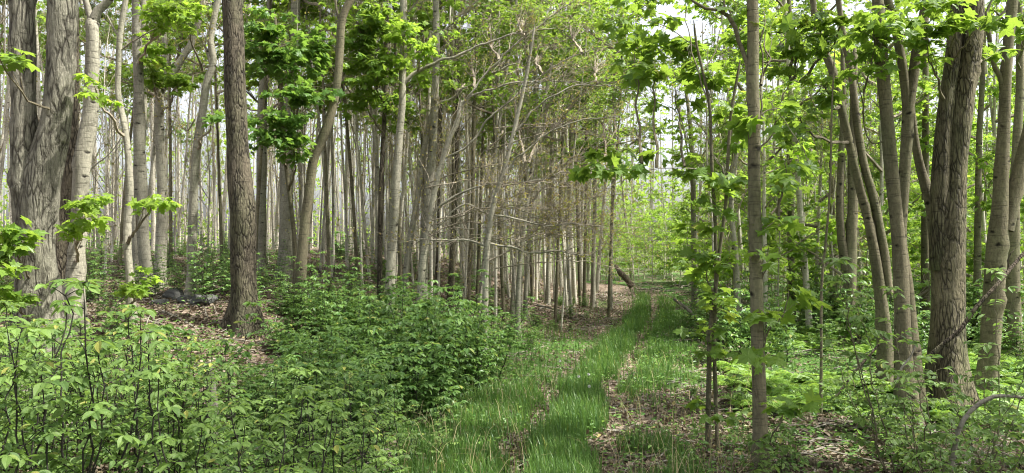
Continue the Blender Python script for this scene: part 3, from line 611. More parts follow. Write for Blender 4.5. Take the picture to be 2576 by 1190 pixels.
tree('tree', 'slim pale trunk leaning left on the far verge of the path', 'tree',
     [[(1722, 200, 8), (1735, 300, 11), (1742, 420, 13), (1745, 560, 15), (1748, 760, 18)]], 19, 'grey', seed=51, buds=20, knots=6, branches=[[(1738, 430, 7), (1720, 330, 6), (1700, 230, 5), (1690, 150, 3)], [(1742, 420, 6), (1800, 350, 5), (1870, 260, 3)]])
tree('tree', 'crooked grey stem with forking limbs behind the young two stemmed maple', 'tree',
     [[(1868, 300, 8), (1850, 400, 12), (1840, 520, 14), (1850, 640, 16), (1856, 860, 20)]], 13, 'grey', seed=52, buds=24, top=0, branches=[[(1845, 470, 8), (1800, 400, 6), (1770, 330, 5), (1740, 300, 3)], [(1842, 560, 6), (1880, 480, 5), (1930, 420, 3)]])
for k, (st, D, lab) in enumerate([
     ([(1985, 0, 12), (1988, 400, 16), (1990, 860, 20)], 16, 'grey trunk seen between the slim pale trunk and the thin bare stem'),
     ([(2412, 0, 14), (2412, 400, 18), (2410, 860, 22)], 15, 'grey trunk half hidden by the thickest right trunk'),
     ([(2090, 300, 12), (2095, 600, 18), (2098, 860, 20)], 17, 'brownish trunk left of the ivy based tree'),
     ([(2470, 0, 12), (2462, 400, 16), (2455, 900, 20)], 13, 'slim trunk in the gap right of the thickest trunk'),
     ([(2330, 0, 14), (2328, 400, 18), (2325, 880, 22)], 14, 'trunk seen through the middle of the clump on the right')]):
    tree('tree', lab, 'tree', [st], D, 'olive', seed=60+k, buds=10, knots=8, sides=10)

# ------------------------------------------------------------------ repeated trees of the wood
def stem_mesh(mb, h, r0, rng, lean=.03, sides=8, sway=.12, rough=.05, knots=5):
    n = 8; t = np.linspace(0, 1, n); dx = rng.normal(size=(2,))*lean*h
    w_ = np.cumsum(rng.normal(size=(n, 2))*sway, axis=0)*.35; w_ -= w_[0]
    pts = np.stack([dx[0]*t+w_[:, 0]*t, dx[1]*t+w_[:, 1]*t, h*t-.15], 1)
    return limb(mb, pts, r0*(1-.8*t**1.2), sides, .25, rough, .3, rng, knots)
def pole_proto(seed, h, r0, ntw, bare=.2):
    rng = np.random.default_rng(seed); root = empty('pole_tree', (0, 0, 0))
    mb = MB(); p, r = stem_mesh(mb, h, r0, rng, .045, 8, .2); mbw, mbb = MB(), MB()
    for k in range(rng.integers(3, 6)):          # steep side limbs
        i0 = int(len(p)*rng.uniform(.25, .75)); a = rng.uniform(0, 6.3); L = rng.uniform(1.2, 3)
        e = p[i0]+np.array([math.cos(a)*.38*L, math.sin(a)*.38*L, L]); m = (p[i0]+e)/2+np.array([math.cos(a), math.sin(a), 0])*.12*L
        q = np.array([p[i0], m, e]); rr = r[i0]*np.array([.5, .35, .1]); limb(mbw, q, rr, 4, .3, 0, 0, rng); twigs_on(mbw, mbb, q, rr, 14, .8, rng, .8, 3, .04, 2)
    twigs_on(mbw, mbb, p, r*.3, ntw, .9, rng, .6, 3, .04, 3, bare)
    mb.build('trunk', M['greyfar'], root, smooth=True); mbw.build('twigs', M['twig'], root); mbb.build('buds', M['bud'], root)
    return root
def crown_proto(seed, h, r0, z0, z1, rx, n, size, leafmat, name, bark='greyfar', tpl=LOBED, nb=9):
    rng = np.random.default_rng(seed); root = empty(name, (0, 0, 0)); mb, mbw, mbl = MB(), MB(), MB()
    p, r = stem_mesh(mb, h, r0, rng, .04)
    for b in range(nb):
        t = (b+.5)/nb; z = z0+(z1-z0)*t; a = b*2.4+rng.uniform(0, 1); rr = rx*(1-.45*t)*rng.uniform(.4, .9)
        ax = p[np.abs(p[:, 2]-(z-.6)).argmin()]
        c = np.array([ax[0]+math.cos(a)*rr, ax[1]+math.sin(a)*rr, z])
        foliage(mbl, mbw, ax, c, (rx*.5*rng.uniform(.7, 1.2), rx*.5*rng.uniform(.7, 1.2), (z1-z0)/nb*rng.uniform(.5, .9)), n/nb, size, tpl, rng, wr=.02 if h > 6 else .008)
    mb.build('trunk', M[bark], root, smooth=True); mbw.build('twigs', M['twig'], root); mbl.build('crown', M[leafmat], root)
    return root
ZONES = [(-999, 'at the left edge'), (110, 'behind the thick double trunk'), (240, 'behind the slender crooked tree'), (340, 'behind the straight grey trunk'), (420, 'behind the bowed grey trunk'), (550, 'behind the dark furrowed trunk'),
    (640, 'right of the dark furrowed trunk'), (745, 'behind the s curved trunk'), (880, 'right of the s curved trunk'), (960, 'behind the straight pale trunk'), (1030, 'behind the leaning pale trunk'), (1110, 'behind the low arching tree'),
    (1200, 'right of the low arching tree'), (1290, 'under the level bare limbs'), (1370, 'above the litter bank'), (1470, 'nearest the bend'), (1600, 'at the bend of the path'), (1740, 'behind the two stemmed young maple'), (1870, 'behind the slim pale trunk'),
    (1980, 'left of the thin bare stem'), (2075, 'beside the ivy based tree'), (2190, 'behind the tall slender trunk'), (2330, 'behind the thickest right trunk'), (2450, 'left of the dark leaning trunk'), (2560, 'at the right edge')]
def zone(x, y):
    U = 1288+x/y*F; return [z for u, z in ZONES if u <= U][-1]
def depth(y): return 'nearest' if y < 18 else 'mid distant' if y < 25 else 'far off' if y < 33 else 'farthest'
masters = []
def scatter(protos, spots, group, cat):
    """spots: (x, y, rot, scale, label); every one is a copy, the prototypes go at the end"""
    masters.extend(protos)
    for k, (x, y, a, s, lab) in enumerate(spots):
        o = copy_tree(protos[k % len(protos)]); tag(o, lab if '@' not in lab else depth(y)+' '+lab.replace('@', zone(x, y)), cat, group)
        o.location = (x, y, gz(x, y)-.03); o.rotation_euler = (0, 0, a); o.scale = (s, s, s)
taken = []
def sample(n, Ur, Dr, mind=.5, pow_=1.0, off_path=1.3, seed=0):
    rng = np.random.default_rng(seed); out = []; t = 0
    while len(out) < n and t < n*60:
        t += 1; U = rng.uniform(*Ur); D = Dr[0]+(Dr[1]-Dr[0])*rng.random()**pow_; x = XU(U, D)
        if abs(x-path_x(D)) < off_path and D < 38: continue
        if 1570 < U < 1725 and D < 34: continue
        if any((x-a[0])**2+(D-a[1])**2 < mind**2 for a in out) or any((x-a)**2+(D-b)**2 < .1 for a, b in taken): continue
        taken.append((x, D)); out.append((x, D, rng.uniform(0, 6.3), rng.uniform(.85, 1.2), U))
    return out
poles_thin = [pole_proto(100+k, 11+k % 3, .02+.006*(k % 4), 40) for k in range(12)]
poles_thick = [pole_proto(120+k, 13, .055+.015*(k % 3), 40) for k in range(5)]
scatter(poles_thin, [(*q[:4], 'thin pole tree @') for q in sample(112, (790, 1535), (13.5, 36), .35, 1.1, seed=1)], 'thin pole trees packed in the middle stand', 'tree')
scatter(poles_thin[:4], [(*q[:4], 'thin pole tree on the left slope @') for q in sample(66, (-120, 790), (16, 45), .6, .9, seed=2)], 'thin pole trees on the left slope', 'tree')
scatter(poles_thick, [(*q[:4], 'stouter grey trunk on the left slope @') for q in sample(16, (-120, 830), (16, 48), 1.0, 1, seed=3)], 'stouter grey trunks on the left slope', 'tree')
scatter(poles_thick[:3], [(*q[:4], 'stouter grey trunk inside the pole stand @') for q in sample(8, (830, 1500), (16, 38), .8, 1, seed=4)], 'stouter grey trunks in the middle stand', 'tree')
scatter(poles_thin[:4], [(*q[:4], 'thin pole tree in the green wood @') for q in sample(26, (1740, 2650), (13, 42), .6, .9, seed=5)], 'thin pole trees right of the path', 'tree')
tallc = [crown_proto(140+k, 15, .065, 3.6+.5*k, 14, 2.6, 3300, .15, ['maple', 'maple', 'lime', 'deep', 'maple'][k], 'canopy_tree') for k in range(5)]
scatter(tallc, [(*q[:4], 'tall leafy canopy tree @') for q in sample(18, (640, 1600), (20, 40), 1.8, 1, seed=6)], 'tall leafy trees behind the middle stand', 'tree')
curt = [crown_proto(190+k, 9, .035, 3.3+.3*k, 8.5, 2.0, 2300, .13, ['maple', 'lime', 'maple'][k], 'leafy_tree', 'olive') for k in range(3)]
scatter(curt, [(XU(U, D), D, U, sc_, 'slim leafy tree with low hanging leaves @') for U, D, sc_ in [(640, 14, 1), (720, 16.5, 1), (830, 13.5, 1), (900, 15, 1.05), (1010, 13.6, 1), (1075, 16, 1), (1140, 13.2, .95), (1200, 17, 1.1), (1270, 14.5, 1), (1340, 18, 1.1), (1395, 15.5, 1), (1460, 20, 1.1), (1530, 17, 1), (430, 15, 1), (560, 17, 1.1), (300, 17, 1.1)]], 'slim leafy trees with low hanging leaves', 'tree')
scatter(tallc[:3], [(*q[:4], 'tall leafy canopy tree @') for q in sample(11, (1650, 2700), (14, 42), 2.0, 1, 2, seed=7)], 'tall leafy trees on the right', 'tree')
scatter(tallc[2:], [(*q[:4], 'tall leafy tree with bare lower trunk @') for q in sample(9, (-100, 700), (18, 40), 2.2, 1, seed=8)], 'tall leafy trees on the left', 'tree')
under = [crown_proto(160+k, 4.6+.8*k, .04, .7, 4.4+.8*k, 1.7, 1500, .12, ['lime', 'lime', 'maple', 'lime'][k], 'young_maple') for k in range(4)]
scatter(under, [(*q[:4], 'low bright green young maple @') for q in sample(62, (1740, 2700), (12, 34), 1.1, 1, 2.2, seed=9)], 'low young maples on the right', 'tree')
scatter(under[:2], [(x, y, a, s, 'bright leafy young tree @') for x, y, a, s in
        [(4.2, 36, 0, .8), (5.6, 35, 1, .9), (6.6, 38, 2, .9), (5.0, 40, 3, 1.), (7.6, 33, 4, .8), (3.6, 41, 5, 1.), (6.2, 44, 2.5, 1.), (8.3, 40, 1.5, 1.1), (2.6, 46, .5, 1.1), (5.0, 31, 2, .55), (6.0, 32.5, 4, .6), (4.4, 33.5, 1, .6), (7.2, 36, 3, .8), (8.8, 45, 0, 1.2), (4.6, 47, 2, 1.2), (6.6, 30, 5, .5), (9.5, 38, 2, 1), (2.6, 36, 1, .55), (3.4, 38, 2, .6), (4.3, 35, 5, .5), (5.2, 37, 0, .6), (6.0, 36, 3, .5), (6.9, 34, 2, .5), (7.8, 37, 1, .6), (3.0, 42, 4, .8), (7.0, 42, 3, .8), (9.0, 35, 2, .7), (1.6, 43, 1, .7)]], 'young trees at the bend', 'tree')
bare = [pole_proto(180+k, 5, .022, 90, .05) for k in range(3)]
for o in bare: o.name = 'twiggy_tree'
scatter(bare, [(*q[:4], 'low twiggy budding tree @') for q in sample(26, (860, 1560), (12, 26), .7, 1, 1.6, seed=10)], 'low twiggy budding trees in the middle', 'tree')
scatter(bare, [(*q[:4], 'low twiggy budding tree on the slope @') for q in sample(16, (200, 800), (11, 22), .8, 1, 1.6, seed=12)], 'low twiggy budding trees on the left slope', 'tree')
scatter(bare[:2], [(*q[:4], 'low twiggy budding tree beyond the ferns @') for q in sample(20, (1780, 2200), (12, 26), .7, 1, 1.6, seed=11)], 'low twiggy budding trees on the right', 'tree')

for (x_, y_, a_, s_), l_ in zip([(5.2, 3.0, 0, .9), (3.2, -1.2, 1, .95), (6.8, .6, 2, 1.), (7.5, 4.6, 3, .9), (1.5, -4.5, 4, 1.)],  # extra canopy trees out of view, added to keep the foreground in shade
        ['unseen tree added beyond the right edge to shade the seedlings', 'unseen tree added just behind the viewer to shade the track', 'unseen tree added behind the viewer to shade the verge', 'unseen tree added beyond the right edge to shade the brush pile', 'unseen tree added for shade over the track behind the viewer']):
    scatter([tallc[int(a_) % 5]], [(x_, y_, a_, s_, l_)], None, 'tree')

# far wood, one mass
rng = np.random.default_rng(5); mw, ml = MB(), MB()
N = 520; y = rng.uniform(46, 120, N); x = (rng.uniform(-300, 2900, N)-1288)/F*y; z = ground(x, y); h = rng.uniform(10, 17, N)
t = np.linspace(0, 1, 4)[None, :, None]; b0 = np.stack([x, y, z-.1], 1)[:, None]; tp = np.stack([x+rng.normal(size=N)*.5, y, z+h], 1)[:, None]
V, Q = tubes(b0*(1-t)+tp*t, rng.uniform(.04, .13, N)[:, None]*np.array([1, .8, .6, .3])[None], 5); mw.add(V, Q)
def far_leaves(n, Ur, z0, z1, sz, y0=46, y1=110):
    y = rng.uniform(y0, y1, n); x = (rng.uniform(*Ur, n)-1288)/F*y; cl = np.sin(x*.9+y*.31)*np.sin(y*.7-x*.2)
    z = ground(x, y)+z0+(z1-z0)*rng.random(n)
    k = (np.sin(x*.55+z*1.1+y*.2)+np.sin(z*.9-x*.35+y*.5)) > -.25; m = k.sum()
    leaves(ml, SMALL, np.stack([x, y, z], 1)[k], rng.normal(size=(m, 3)), np.array([0, -.5, 1.])+rng.normal(size=(m, 3))*.6, rng.uniform(.6, 1.3, m)*sz, rng.random(m))
far_leaves(22000, (1790, 3000), 0, 13, .5); far_leaves(4000, (1560, 1800), 0, 6.5, .4); far_leaves(9000, (-300, 1600), 6, 14, .5); far_leaves(9000, (-300, 1600), 0, 3.5, .35); far_leaves(16000, (-300, 1600), 2, 13, .22)
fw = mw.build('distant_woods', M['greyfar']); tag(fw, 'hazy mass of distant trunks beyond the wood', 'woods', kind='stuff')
fl = ml.build('distant_foliage', M['lime']); tag(fl, 'mass of distant spring foliage beyond the last trunks', 'foliage', kind='stuff')

# ------------------------------------------------------------------ undergrowth
def plant_proto(seed, h, leaf, name='seedling', spread=.42, tpl=OVAL, mat='shrub', node=.12, nst=1, stemr=.006, density=1.0, bark='darkstem'):
    rng = np.random.default_rng(seed); root = empty(name, (0, 0, 0)); ms, ml = MB(), MB()
    for s in range(nst):
        a0 = rng.uniform(0, 6.3); off = (.0 if nst == 1 else rng.uniform(.02, .25)); lx, ly = math.cos(a0), math.sin(a0)
        hh = h*(1 if s == 0 else rng.uniform(.6, .95)); le = rng.uniform(.02, .09) if nst == 1 else rng.uniform(.1, .4)
        pts = np.array([(lx*(off*.3+le*hh*t), ly*(off*.3+le*hh*t), hh*t-.03) for t in np.linspace(0, 1, 6)]); pts[1:-1] += rng.normal(size=(4, 3))*.012
        p, r = limb(ms, pts, stemr*(1.1-.75*np.linspace(0, 1, 6)), 5, .06, 0, 0, rng)
        zs = np.arange(.22*hh if nst == 1 else .15*hh, hh, node); B0, B1, BL = [], [], []
        for k, zz in enumerate(zs):
            u = zz/hh; q = p[np.abs(p[:, 2]-zz).argmin()]; L = spread*hh*(1.05-u)**.8*rng.uniform(.6, 1.1)
            for sgn in (0, math.pi):
                if rng.random() > .92*density: continue
                a = a0+k*1.5708+sgn+rng.normal()*.25; d = np.array([math.cos(a), math.sin(a), rng.uniform(.45, .95)]); B0.append(q); B1.append(unit(d)); BL.append(max(L, leaf*.6))
        top = p[-1]
        for a in range(4): B0.append(top); d = np.array([math.cos(a*1.57+a0), math.sin(a*1.57+a0), .35]); B1.append(unit(d)); BL.append(leaf*.45)
        B0, B1, BL = np.array(B0), np.array(B1), np.array(BL); t = np.linspace(0, 1, 4)[None, :, None]
        Q = B0[:, None]+B1[:, None]*t*BL[:, None, None]; Q[:, :, 2] -= .22*BL[:, None]*t[:, :, 0]**2
        V, F_ = tubes(Q, (.0022+.002*BL)[:, None]*np.array([1, .8, .6, .3])[None], 3); ms.add(V, F_)
        for b in range(len(B0)):
            n = max(1, int(BL[b]/(leaf*.62))); ts = (np.arange(n)+1)/n
            for tt in ts:
                pos = B0[b]+B1[b]*BL[b]*tt; pos = pos-np.array([0, 0, .22*BL[b]*tt*tt]); d = B1[b].copy(); d[2] = .12; sd = unit(np.cross(d, (0, 0, 1)))
                dd = [d*.5+sd, d*.5-sd]+([d] if tt > .98 else [])
                dd = np.array(dd)+rng.normal(size=(len(dd), 3))*.2; dd[:, 2] -= rng.uniform(.05, .45)
                m = len(dd); leaves(ml, tpl, np.repeat(pos[None], m, 0), dd, np.array([0, 0, 1.])+rng.normal(size=(m, 3))*.3, leaf*rng.uniform(.65, 1.15, m)*(1-.25*(1-tt)), np.clip(zz*0+rng.random(m)*.8+.2*(tt), 0, 1))
    ms.build('stem', M[bark], root, smooth=True); ml.build('leaves', M[mat], root)
    return root
def place_plants(protos, spots, group, cat, hp):
    """spots (x, y, height, label); hp = the height the prototypes were grown to"""
    rng = np.random.default_rng(len(spots)); masters.extend(protos)
    for k, (x, y, h, lab) in enumerate(spots):
        i = int(rng.integers(0, len(protos))) if k >= len(protos) else k; o = protos[i]
        o = copy_tree(o); tag(o, lab.replace('#', 'tall' if h > hp*.95 else 'short' if h < hp*.55 else 'mid sized').replace('@', zone(x, y).replace('behind', 'below').replace('right of', 'below right of')), cat, group); s = h/hp
        o.location = (x, y, gz(x, y)); o.rotation_euler = (rng.normal()*.06, rng.normal()*.06, rng.uniform(0, 6.3)); o.scale = (s**.75, s**.75, s)
envU = [-100, 0, 100, 200, 300, 420, 520, 620, 760, 900, 1050, 1150, 1250, 1320, 1400]
envV = [720, 735, 745, 765, 770, 800, 850, 880, 900, 900, 950, 1000, 1060, 1120, 1190]
seed_p = [plant_proto(200+k, 1.2, .054, spread=.36+.05*(k % 3), density=.9) for k in range(7)]
rng = np.random.default_rng(11)
def spot(U, D, V): x = XU(U, D); z = CAMZ-(V-620)/F*D; return x, D, z-gz(x, D)
hero = [(270, 3.1, 700), (165, 3.3, 690), (335, 3.5, 760), (40, 3.4, 720), (600, 4.6, 850), (540, 4.3, 900), (450, 4.2, 900), (730, 4.8, 930)]
labs = ['tallest dark stemmed seedling standing in front of the grey trunks at lower left', 'dark stemmed seedling beside the tallest one toward the left edge', 'leafy seedling right behind the tallest dark stemmed one',
        'large leaved seedling at the left edge in front of the thick double trunk', 'seedling with paired leaves in front of the foot of the dark furrowed trunk', 'seedling left of the foot of the dark furrowed trunk',
        'low seedling with big leaves below the rocks on the left bank', 'seedling with dark stem right of the foot of the dark furrowed trunk']
hs = [(*spot(U, D, V), l) for (U, D, V), l in zip(hero, labs)]
place_plants((seed_p+seed_p[:1]), hs, 'knee high seedlings in the left foreground', 'seedling', 1.2)
sp = []
for U, D, _ in [(rng.uniform(-150, 1330), 2.75+3.9*rng.random()**.8, 0) for _ in range(330)]:
    V = np.interp(U, envU, envV)+rng.uniform(10, 190); x, y, h = spot(U, D, V)
    if U > 1150 and D < 3.5: continue
    if h < .25 or x > path_x(y)-.85: continue
    sp.append((x, y, min(h, 1.35), '# dark stemmed seedling @'))
place_plants(seed_p, sp, 'dark stemmed seedlings crowding the lower left', 'seedling', 1.2)
# the denser bushes in the middle
bu = [0, 120, 300, 480, 560, 640, 700, 770, 850, 950, 1050, 1130, 1200, 1300, 1350]
bv = [720, 760, 850, 800, 760, 850, 740, 700, 670, 690, 700, 670, 730, 800, 920]
bush_p = [plant_proto(230+k, 1.2, .08, 'bush', .36, mat='bush', node=.10, nst=5, stemr=.005, density=1.0) for k in range(6)]
sp = []
for _ in range(150):
    U = rng.uniform(590, 1345); D = rng.uniform(5.4, 10.2); V = np.interp(U, bu, bv)+(rng.uniform(-15, 60) if D > 8.2 else rng.uniform(0, 170))+(10.2-D)*20
    x, y, h = spot(U, D, V)
    if h < .3 or x > path_x(y)-1.2: continue
    sp.append((x, y, min(h, 1.75), '# dense leafy bush @'))
place_plants(bush_p, sp, 'dense bushes massed in front of the middle trunks', 'bush', 1.2)
tall_p = [plant_proto(250+k, 1.8, .07, 'bush', .22, mat='bush', node=.10, nst=3, stemr=.006, density=.8) for k in range(3)]
place_plants(tall_p, [(*spot(U, D, V), l) for U, D, V, l in [
    (535, 9.5, 565, 'thin leafy bush left of the dark furrowed trunk'), (785, 9.3, 570, 'tall sparse bush in front of the foot of the s curved trunk'), (850, 9.6, 600, 'tall loose bush right of the s curved trunk'),
    (700, 9.8, 640, 'sparse bush right of the dark furrowed trunk'), (1130, 8.8, 670, 'bright topped bush rising above the thicket under the arching limbs'), (915, 9.5, 670, 'loose bush at the left shoulder of the thicket'),
    (1060, 8.9, 690, 'upright leafy bush at the crest of the thicket'), (1245, 9.2, 740, 'small upright bush at the right shoulder of the thicket')]], 'tall sparse bushes rising over the thicket', 'bush', 1.8)
place_plants(tall_p, [(*spot(U, D, V), l) for U, D, V, l in [(460, 10.5, 640, 'sparse bush behind the rocks on the left bank'), (560, 10.8, 600, 'leafy bush touching the left side of the dark furrowed trunk'), (665, 9.4, 600, 'leafy bush touching the right side of the dark furrowed trunk'), (745, 9.0, 640, 'bush at the left end of the thicket'), (820, 8.6, 640, 'bush with upright shoots at the left end of the thicket'), (1000, 8.4, 700, 'upright shoots in the middle of the thicket'), (1180, 8.4, 690, 'upright shoots right of the bright topped bush'), (250, 8.6, 700, 'bush at the foot of the leaning dark limbed tree')]], 'tall sparse bushes rising over the thicket', 'bush', 1.8)
sp = []
for _ in range(26):
    U = rng.uniform(-80, 560); D = rng.uniform(5.4, 9.5); x, y, h = spot(U, D, rng.uniform(740, 900)-(D-5)*8)
    if 330 < U < 520 and D > 6.8: continue
    if h < .25: continue
    sp.append((x, y, min(h, 1.0), '# leafy bush on the bank @'))
place_plants(bush_p[:3], sp, 'bushes between seedlings and the left trunks', 'bush', 1.2)
# right side: shrub with narrow leaves, undergrowth under the trees
narrow = [plant_proto(260+k, 1.6, .075, 'shrub', .30, mat='shrub', node=.13, nst=3, stemr=.006, density=.75, bark='olive') for k in range(3)]
place_plants(narrow, [(*spot(U, D, V), l) for U, D, V, l in [
    (2255, 5.2, 640, 'tall thin stemmed shrub in front of the tall slender trunk on the right'), (2320, 5.0, 740, 'leafy shrub in front of the clump of trunks on the right'), (2400, 4.8, 800, 'shrub in front of the thickest right trunk'),
    (2370, 4.5, 900, 'low shrub with drooping leaves at the lower right'), (2500, 5.2, 700, 'shrub in front of the dark leaning trunk near the right edge'), (2180, 6.2, 800, 'shrub left of the tall slender trunk on the right'),
    (2450, 4.3, 980, 'low leafy shrub above the brush pile at lower right'), (1960, 4.9, 1120, 'small plant right of the foot of the slim pale trunk'), (2230, 6.0, 900, 'small shrub behind the tall thin stemmed one')]], 'thin stemmed shrubs on the right', 'shrub', 1.6)
sp = []
for _ in range(75):
    U = rng.uniform(1745, 2640); D = rng.uniform(10, 22); x, y, h = spot(U, D, rng.uniform(640, 790)); 
    if x-path_x(y) < 1.1: continue
    sp.append((x, y, float(np.clip(h, .4, 1.5)), '# leafy bush behind the fern patch @'))
place_plants(bush_p[1:5], sp, 'bushes behind the fern patch', 'bush', 1.2)
place_plants([bush_p[0]], [(*spot(1735, 14.5, 735), 'dark rounded bush on the right verge near the bend')], None, 'bush', 1.2)
place_plants([bush_p[3]], [(*spot(1690, 30, 690), 'dark low bush beyond the bend of the path')], None, 'bush', 1.2)
sp = []
for _ in range(30):
    U = rng.uniform(1300, 1540); D = rng.uniform(11, 24); x, y, h = spot(U, D, 800)
    if x > path_x(y)-1: continue
    sp.append((x, y, rng.uniform(.2, .4), 'low green sprout on the litter bank @'))
place_plants(bush_p[:2], sp, 'low sprouts on the litter bank', 'plant', 1.2)
sp = []
for _ in range(165):
    U = rng.uniform(-60, 1300); D = 9.8+14*rng.random()**1.5; x = XU(U, D)
    sp.append((x, D, rng.uniform(.25, .8)*(1 if rng.random() < .8 else 1.4), '# loose green plant on the slope @'))
place_plants(tall_p+bush_p[:2], sp, 'loose green plants on the leaf strewn slope', 'plant', 1.5)
low = [plant_proto(280+k, .35, .065, 'herb_plant', .5, mat='shrub', node=.08, stemr=.003) for k in range(3)]
sp = []
for _ in range(60):
    U = rng.uniform(1640, 2600); D = rng.uniform(5.0, 7.5); x, y, h = spot(U, D, 1100)
    if x-path_x(y) < .9: continue
    sp.append((x, y, rng.uniform(.15, .4), '# low leafy plant on the litter @'))
place_plants(low, sp, 'low leafy plants at lower right', 'plant', .35)

def fern_proto(seed):
    rng = np.random.default_rng(seed); ml = MB(); nf = 8
    for f in range(nf):
        a = f*6.283/nf+rng.normal()*.3; L = rng.uniform(.32, .5); n = 16; t = np.linspace(.12, 1, n)
        px = np.cos(a)*L*t*.9; py = np.sin(a)*L*t*.9; pz = L*(.95*t-.75*t*t)*rng.uniform(.8, 1.2)
        p = np.stack([px, py, pz], 1); d = unit(np.gradient(p, axis=0)); sd = unit(np.cross(d, (0, 0, 1.))); up = np.cross(sd, d)
        ln = L*.32*np.sin(np.pi*(t*.86+.08))**.8+.01
        for s in (-1, 1): leaves(ml, SMALL, p, d*.35+sd*s+up*-.1, up+rng.normal(size=(n, 3))*.15, ln, np.clip(rng.random()*.5+rng.random(n)*.5, 0, 1))
        V, Q = tubes(p[None, ::5], np.full((1, len(p[::5])), .003), 3); ml.add(V, Q, .2)
    o = ml.build('fern', M['fern']); return o
ferns = [fern_proto(300+k) for k in range(5)]; sp = []
while len(sp) < 298:
    U = rng.uniform(1830, 2680); D = 6.9+8*rng.random(); x = XU(U, D)
    if x-path_x(D) < 1.4: continue
    if math.sin(x*1.7+D)+math.sin(D*1.3-x*.6) < -.35: continue
    sp.append((x, D, rng.uniform(.22, .42), 'bright green fern in the clearing @'))
place_plants(ferns, sp, 'bright green ferns in the clearing on the right', 'fern', .5)

# ------------------------------------------------------------------ grass, herbs and litter (nobody could count them)
rng = np.random.default_rng(21)
def cand(n, y0, y1, Ur, pw=1.5):
    y = y0+(y1-y0)*rng.random(n)**pw; x = (rng.uniform(*Ur, n)-1288)/F*y; return x, y
def blades(mb, x, y, h, wd, lean=.35):
    n = len(x); z = ground(x, y); a = rng.uniform(0, 6.283, n); d = np.stack([np.cos(a), np.sin(a), np.zeros(n)], 1); s = np.stack([-np.sin(a), np.cos(a), np.zeros(n)], 1)*wd[:, None]
    b = np.stack([x, y, z-.01], 1); ln = rng.uniform(.1, 1, n)*lean; up = np.array([0, 0, 1.])
    V = []
    for t, q in ((0, 1), (.4, .9), (.75, .6)):
        c = b+d*(ln*h*t*t)[:, None]+up*(h*t*(1-.25*ln*t))[:, None]; V += [c-s*q, c+s*q]
    V.append(b+d*(ln*h*1.15)[:, None]+up*(h*(1-.4*ln))[:, None]); V = np.stack(V, 1)
    k = np.arange(n)[:, None]*7; Q = np.concatenate([k+np.array([[0, 1, 3, 2]]), k+np.array([[2, 3, 5, 4]])]); T = k+np.array([[4, 5, 6]])
    tv = np.repeat(rng.random(n), 7); n0 = mb.n
    mb.add(V.reshape(-1, 3), Q, tv); mb.T.append(T+n0)
g = MB(); x, y = cand(520000, 4.6, 30, (1000, 2000), 1.3); s = x-path_x(y)
pat = .5+.5*np.sin(x*3.1+1.7*y)*np.sin(y*2.3-x*1.3+1)
s = s+rut_noise(x, y); p2 = np.sin(x*5.3-y*1.1)*np.sin(y*4.7+x)
dens = np.exp(-(np.abs(s)/.25)**4)*.95
dens = np.maximum(dens, np.where((s < -.42) & (s > -2.2), .65*np.clip(1-(y-7.5)/2.5, .16, 1)*sm((s+2.3)/.6), 0))
dens = np.maximum(dens, np.where((s > .45) & (y > 7.6), .85*sm((1.15+.25*p2-s)/.5)*sm((y-7.6)/1.2), 0))
dens = np.maximum(dens, np.where((s > .5) & (s < 1.0) & (y < 6.2), .45*(p2 > -.1), 0))
dens = np.maximum(dens, np.where(np.abs(s) < 4, .05*(p2 > 0), .01))
rut = (s > .24) & (s < .48); dens = np.where(rut, dens*.04+.15*(y > 10)*(p2 > 0), dens); dens = np.where((s < -.26) & (s > -.45), .05+.2*(y > 8.5)*(p2 > 0), dens)
dens = dens*(.45+.55*pat)*np.where(y > 8.5, .75+.25*p2, 1)
dens = dens*np.where(y > 14, np.where(s < -.1, .2, 1), 1)*np.clip(1-(y-19)/8, .06, 1)*.72
k = rng.random(len(x)) < dens; x, y = x[k], y[k]; n = len(x); print('blades', n)
blades(g, x, y, rng.uniform(.06, .21, n)*(1+.35*(np.abs(x-path_x(y)) < .4)), rng.uniform(.0016, .0035, n)*(1+y/14))
tag(g.build('grass', M['grass']), 'long green grass along the middle and edges of the track', 'grass', kind='stuff')
g = MB(); x, y = cand(900, 4.8, 10, (1000, 1900)); k = np.abs(x-path_x(y)) > .2; x, y = x[k], y[k]; n = len(x); blades(g, x, y, rng.uniform(.15, .45, n), np.full(n, .0018), .9)
tag(g.build('dry_grass', M['straw']), 'thin dry straw bent over beside the track', 'grass', kind='stuff')

h = MB(); x, y = cand(210000, 4.8, 24, (-200, 2800), 1.2); ga = green_amount(x, y); s = x-path_x(y)
pt = np.sin(x*1.9+y)*np.sin(y*1.4-x*.8)+.6*np.sin(5*x+2*y)*np.sin(4*y-3*x)
k = (rng.random(len(x)) < np.where(ga > .5, .6, np.where(ga > .25, .28, .16))*(.5+.5*pt).clip(.08, 1)); x, y = x[k], y[k]; n = len(x); print('herbs', n)
leaves(h, SMALL, np.stack([x, y, ground(x, y)+rng.uniform(.02, .2, n)**1.2], 1), np.stack([*rng.normal(size=(2, n)), rng.uniform(-.4, .4, n)], 1), np.array([0, 0, 1.])+rng.normal(size=(n, 3))*.35, rng.uniform(.025, .06, n), rng.random(n))
tag(h.build('ground_cover', M['herb']), 'low green herbs covering the forest floor', 'ground cover', kind='stuff')
d_ = MB(); x, y = cand(260000, 4.5, 26, (-200, 2800), 1.25); ga = green_amount(x, y)
k = rng.random(len(x)) < np.where(ga > .5, .18, .6); x, y = x[k], y[k]; n = len(x); print('litter', n)
leaves(d_, DEAD, np.stack([x, y, ground(x, y)+rng.uniform(.0, .03, n)], 1), np.stack([*rng.normal(size=(2, n)), rng.normal(size=n)*.25], 1), np.array([0, 0, 1.])+rng.normal(size=(n, 3))*.35, rng.uniform(.03, .065, n), rng.random(n))
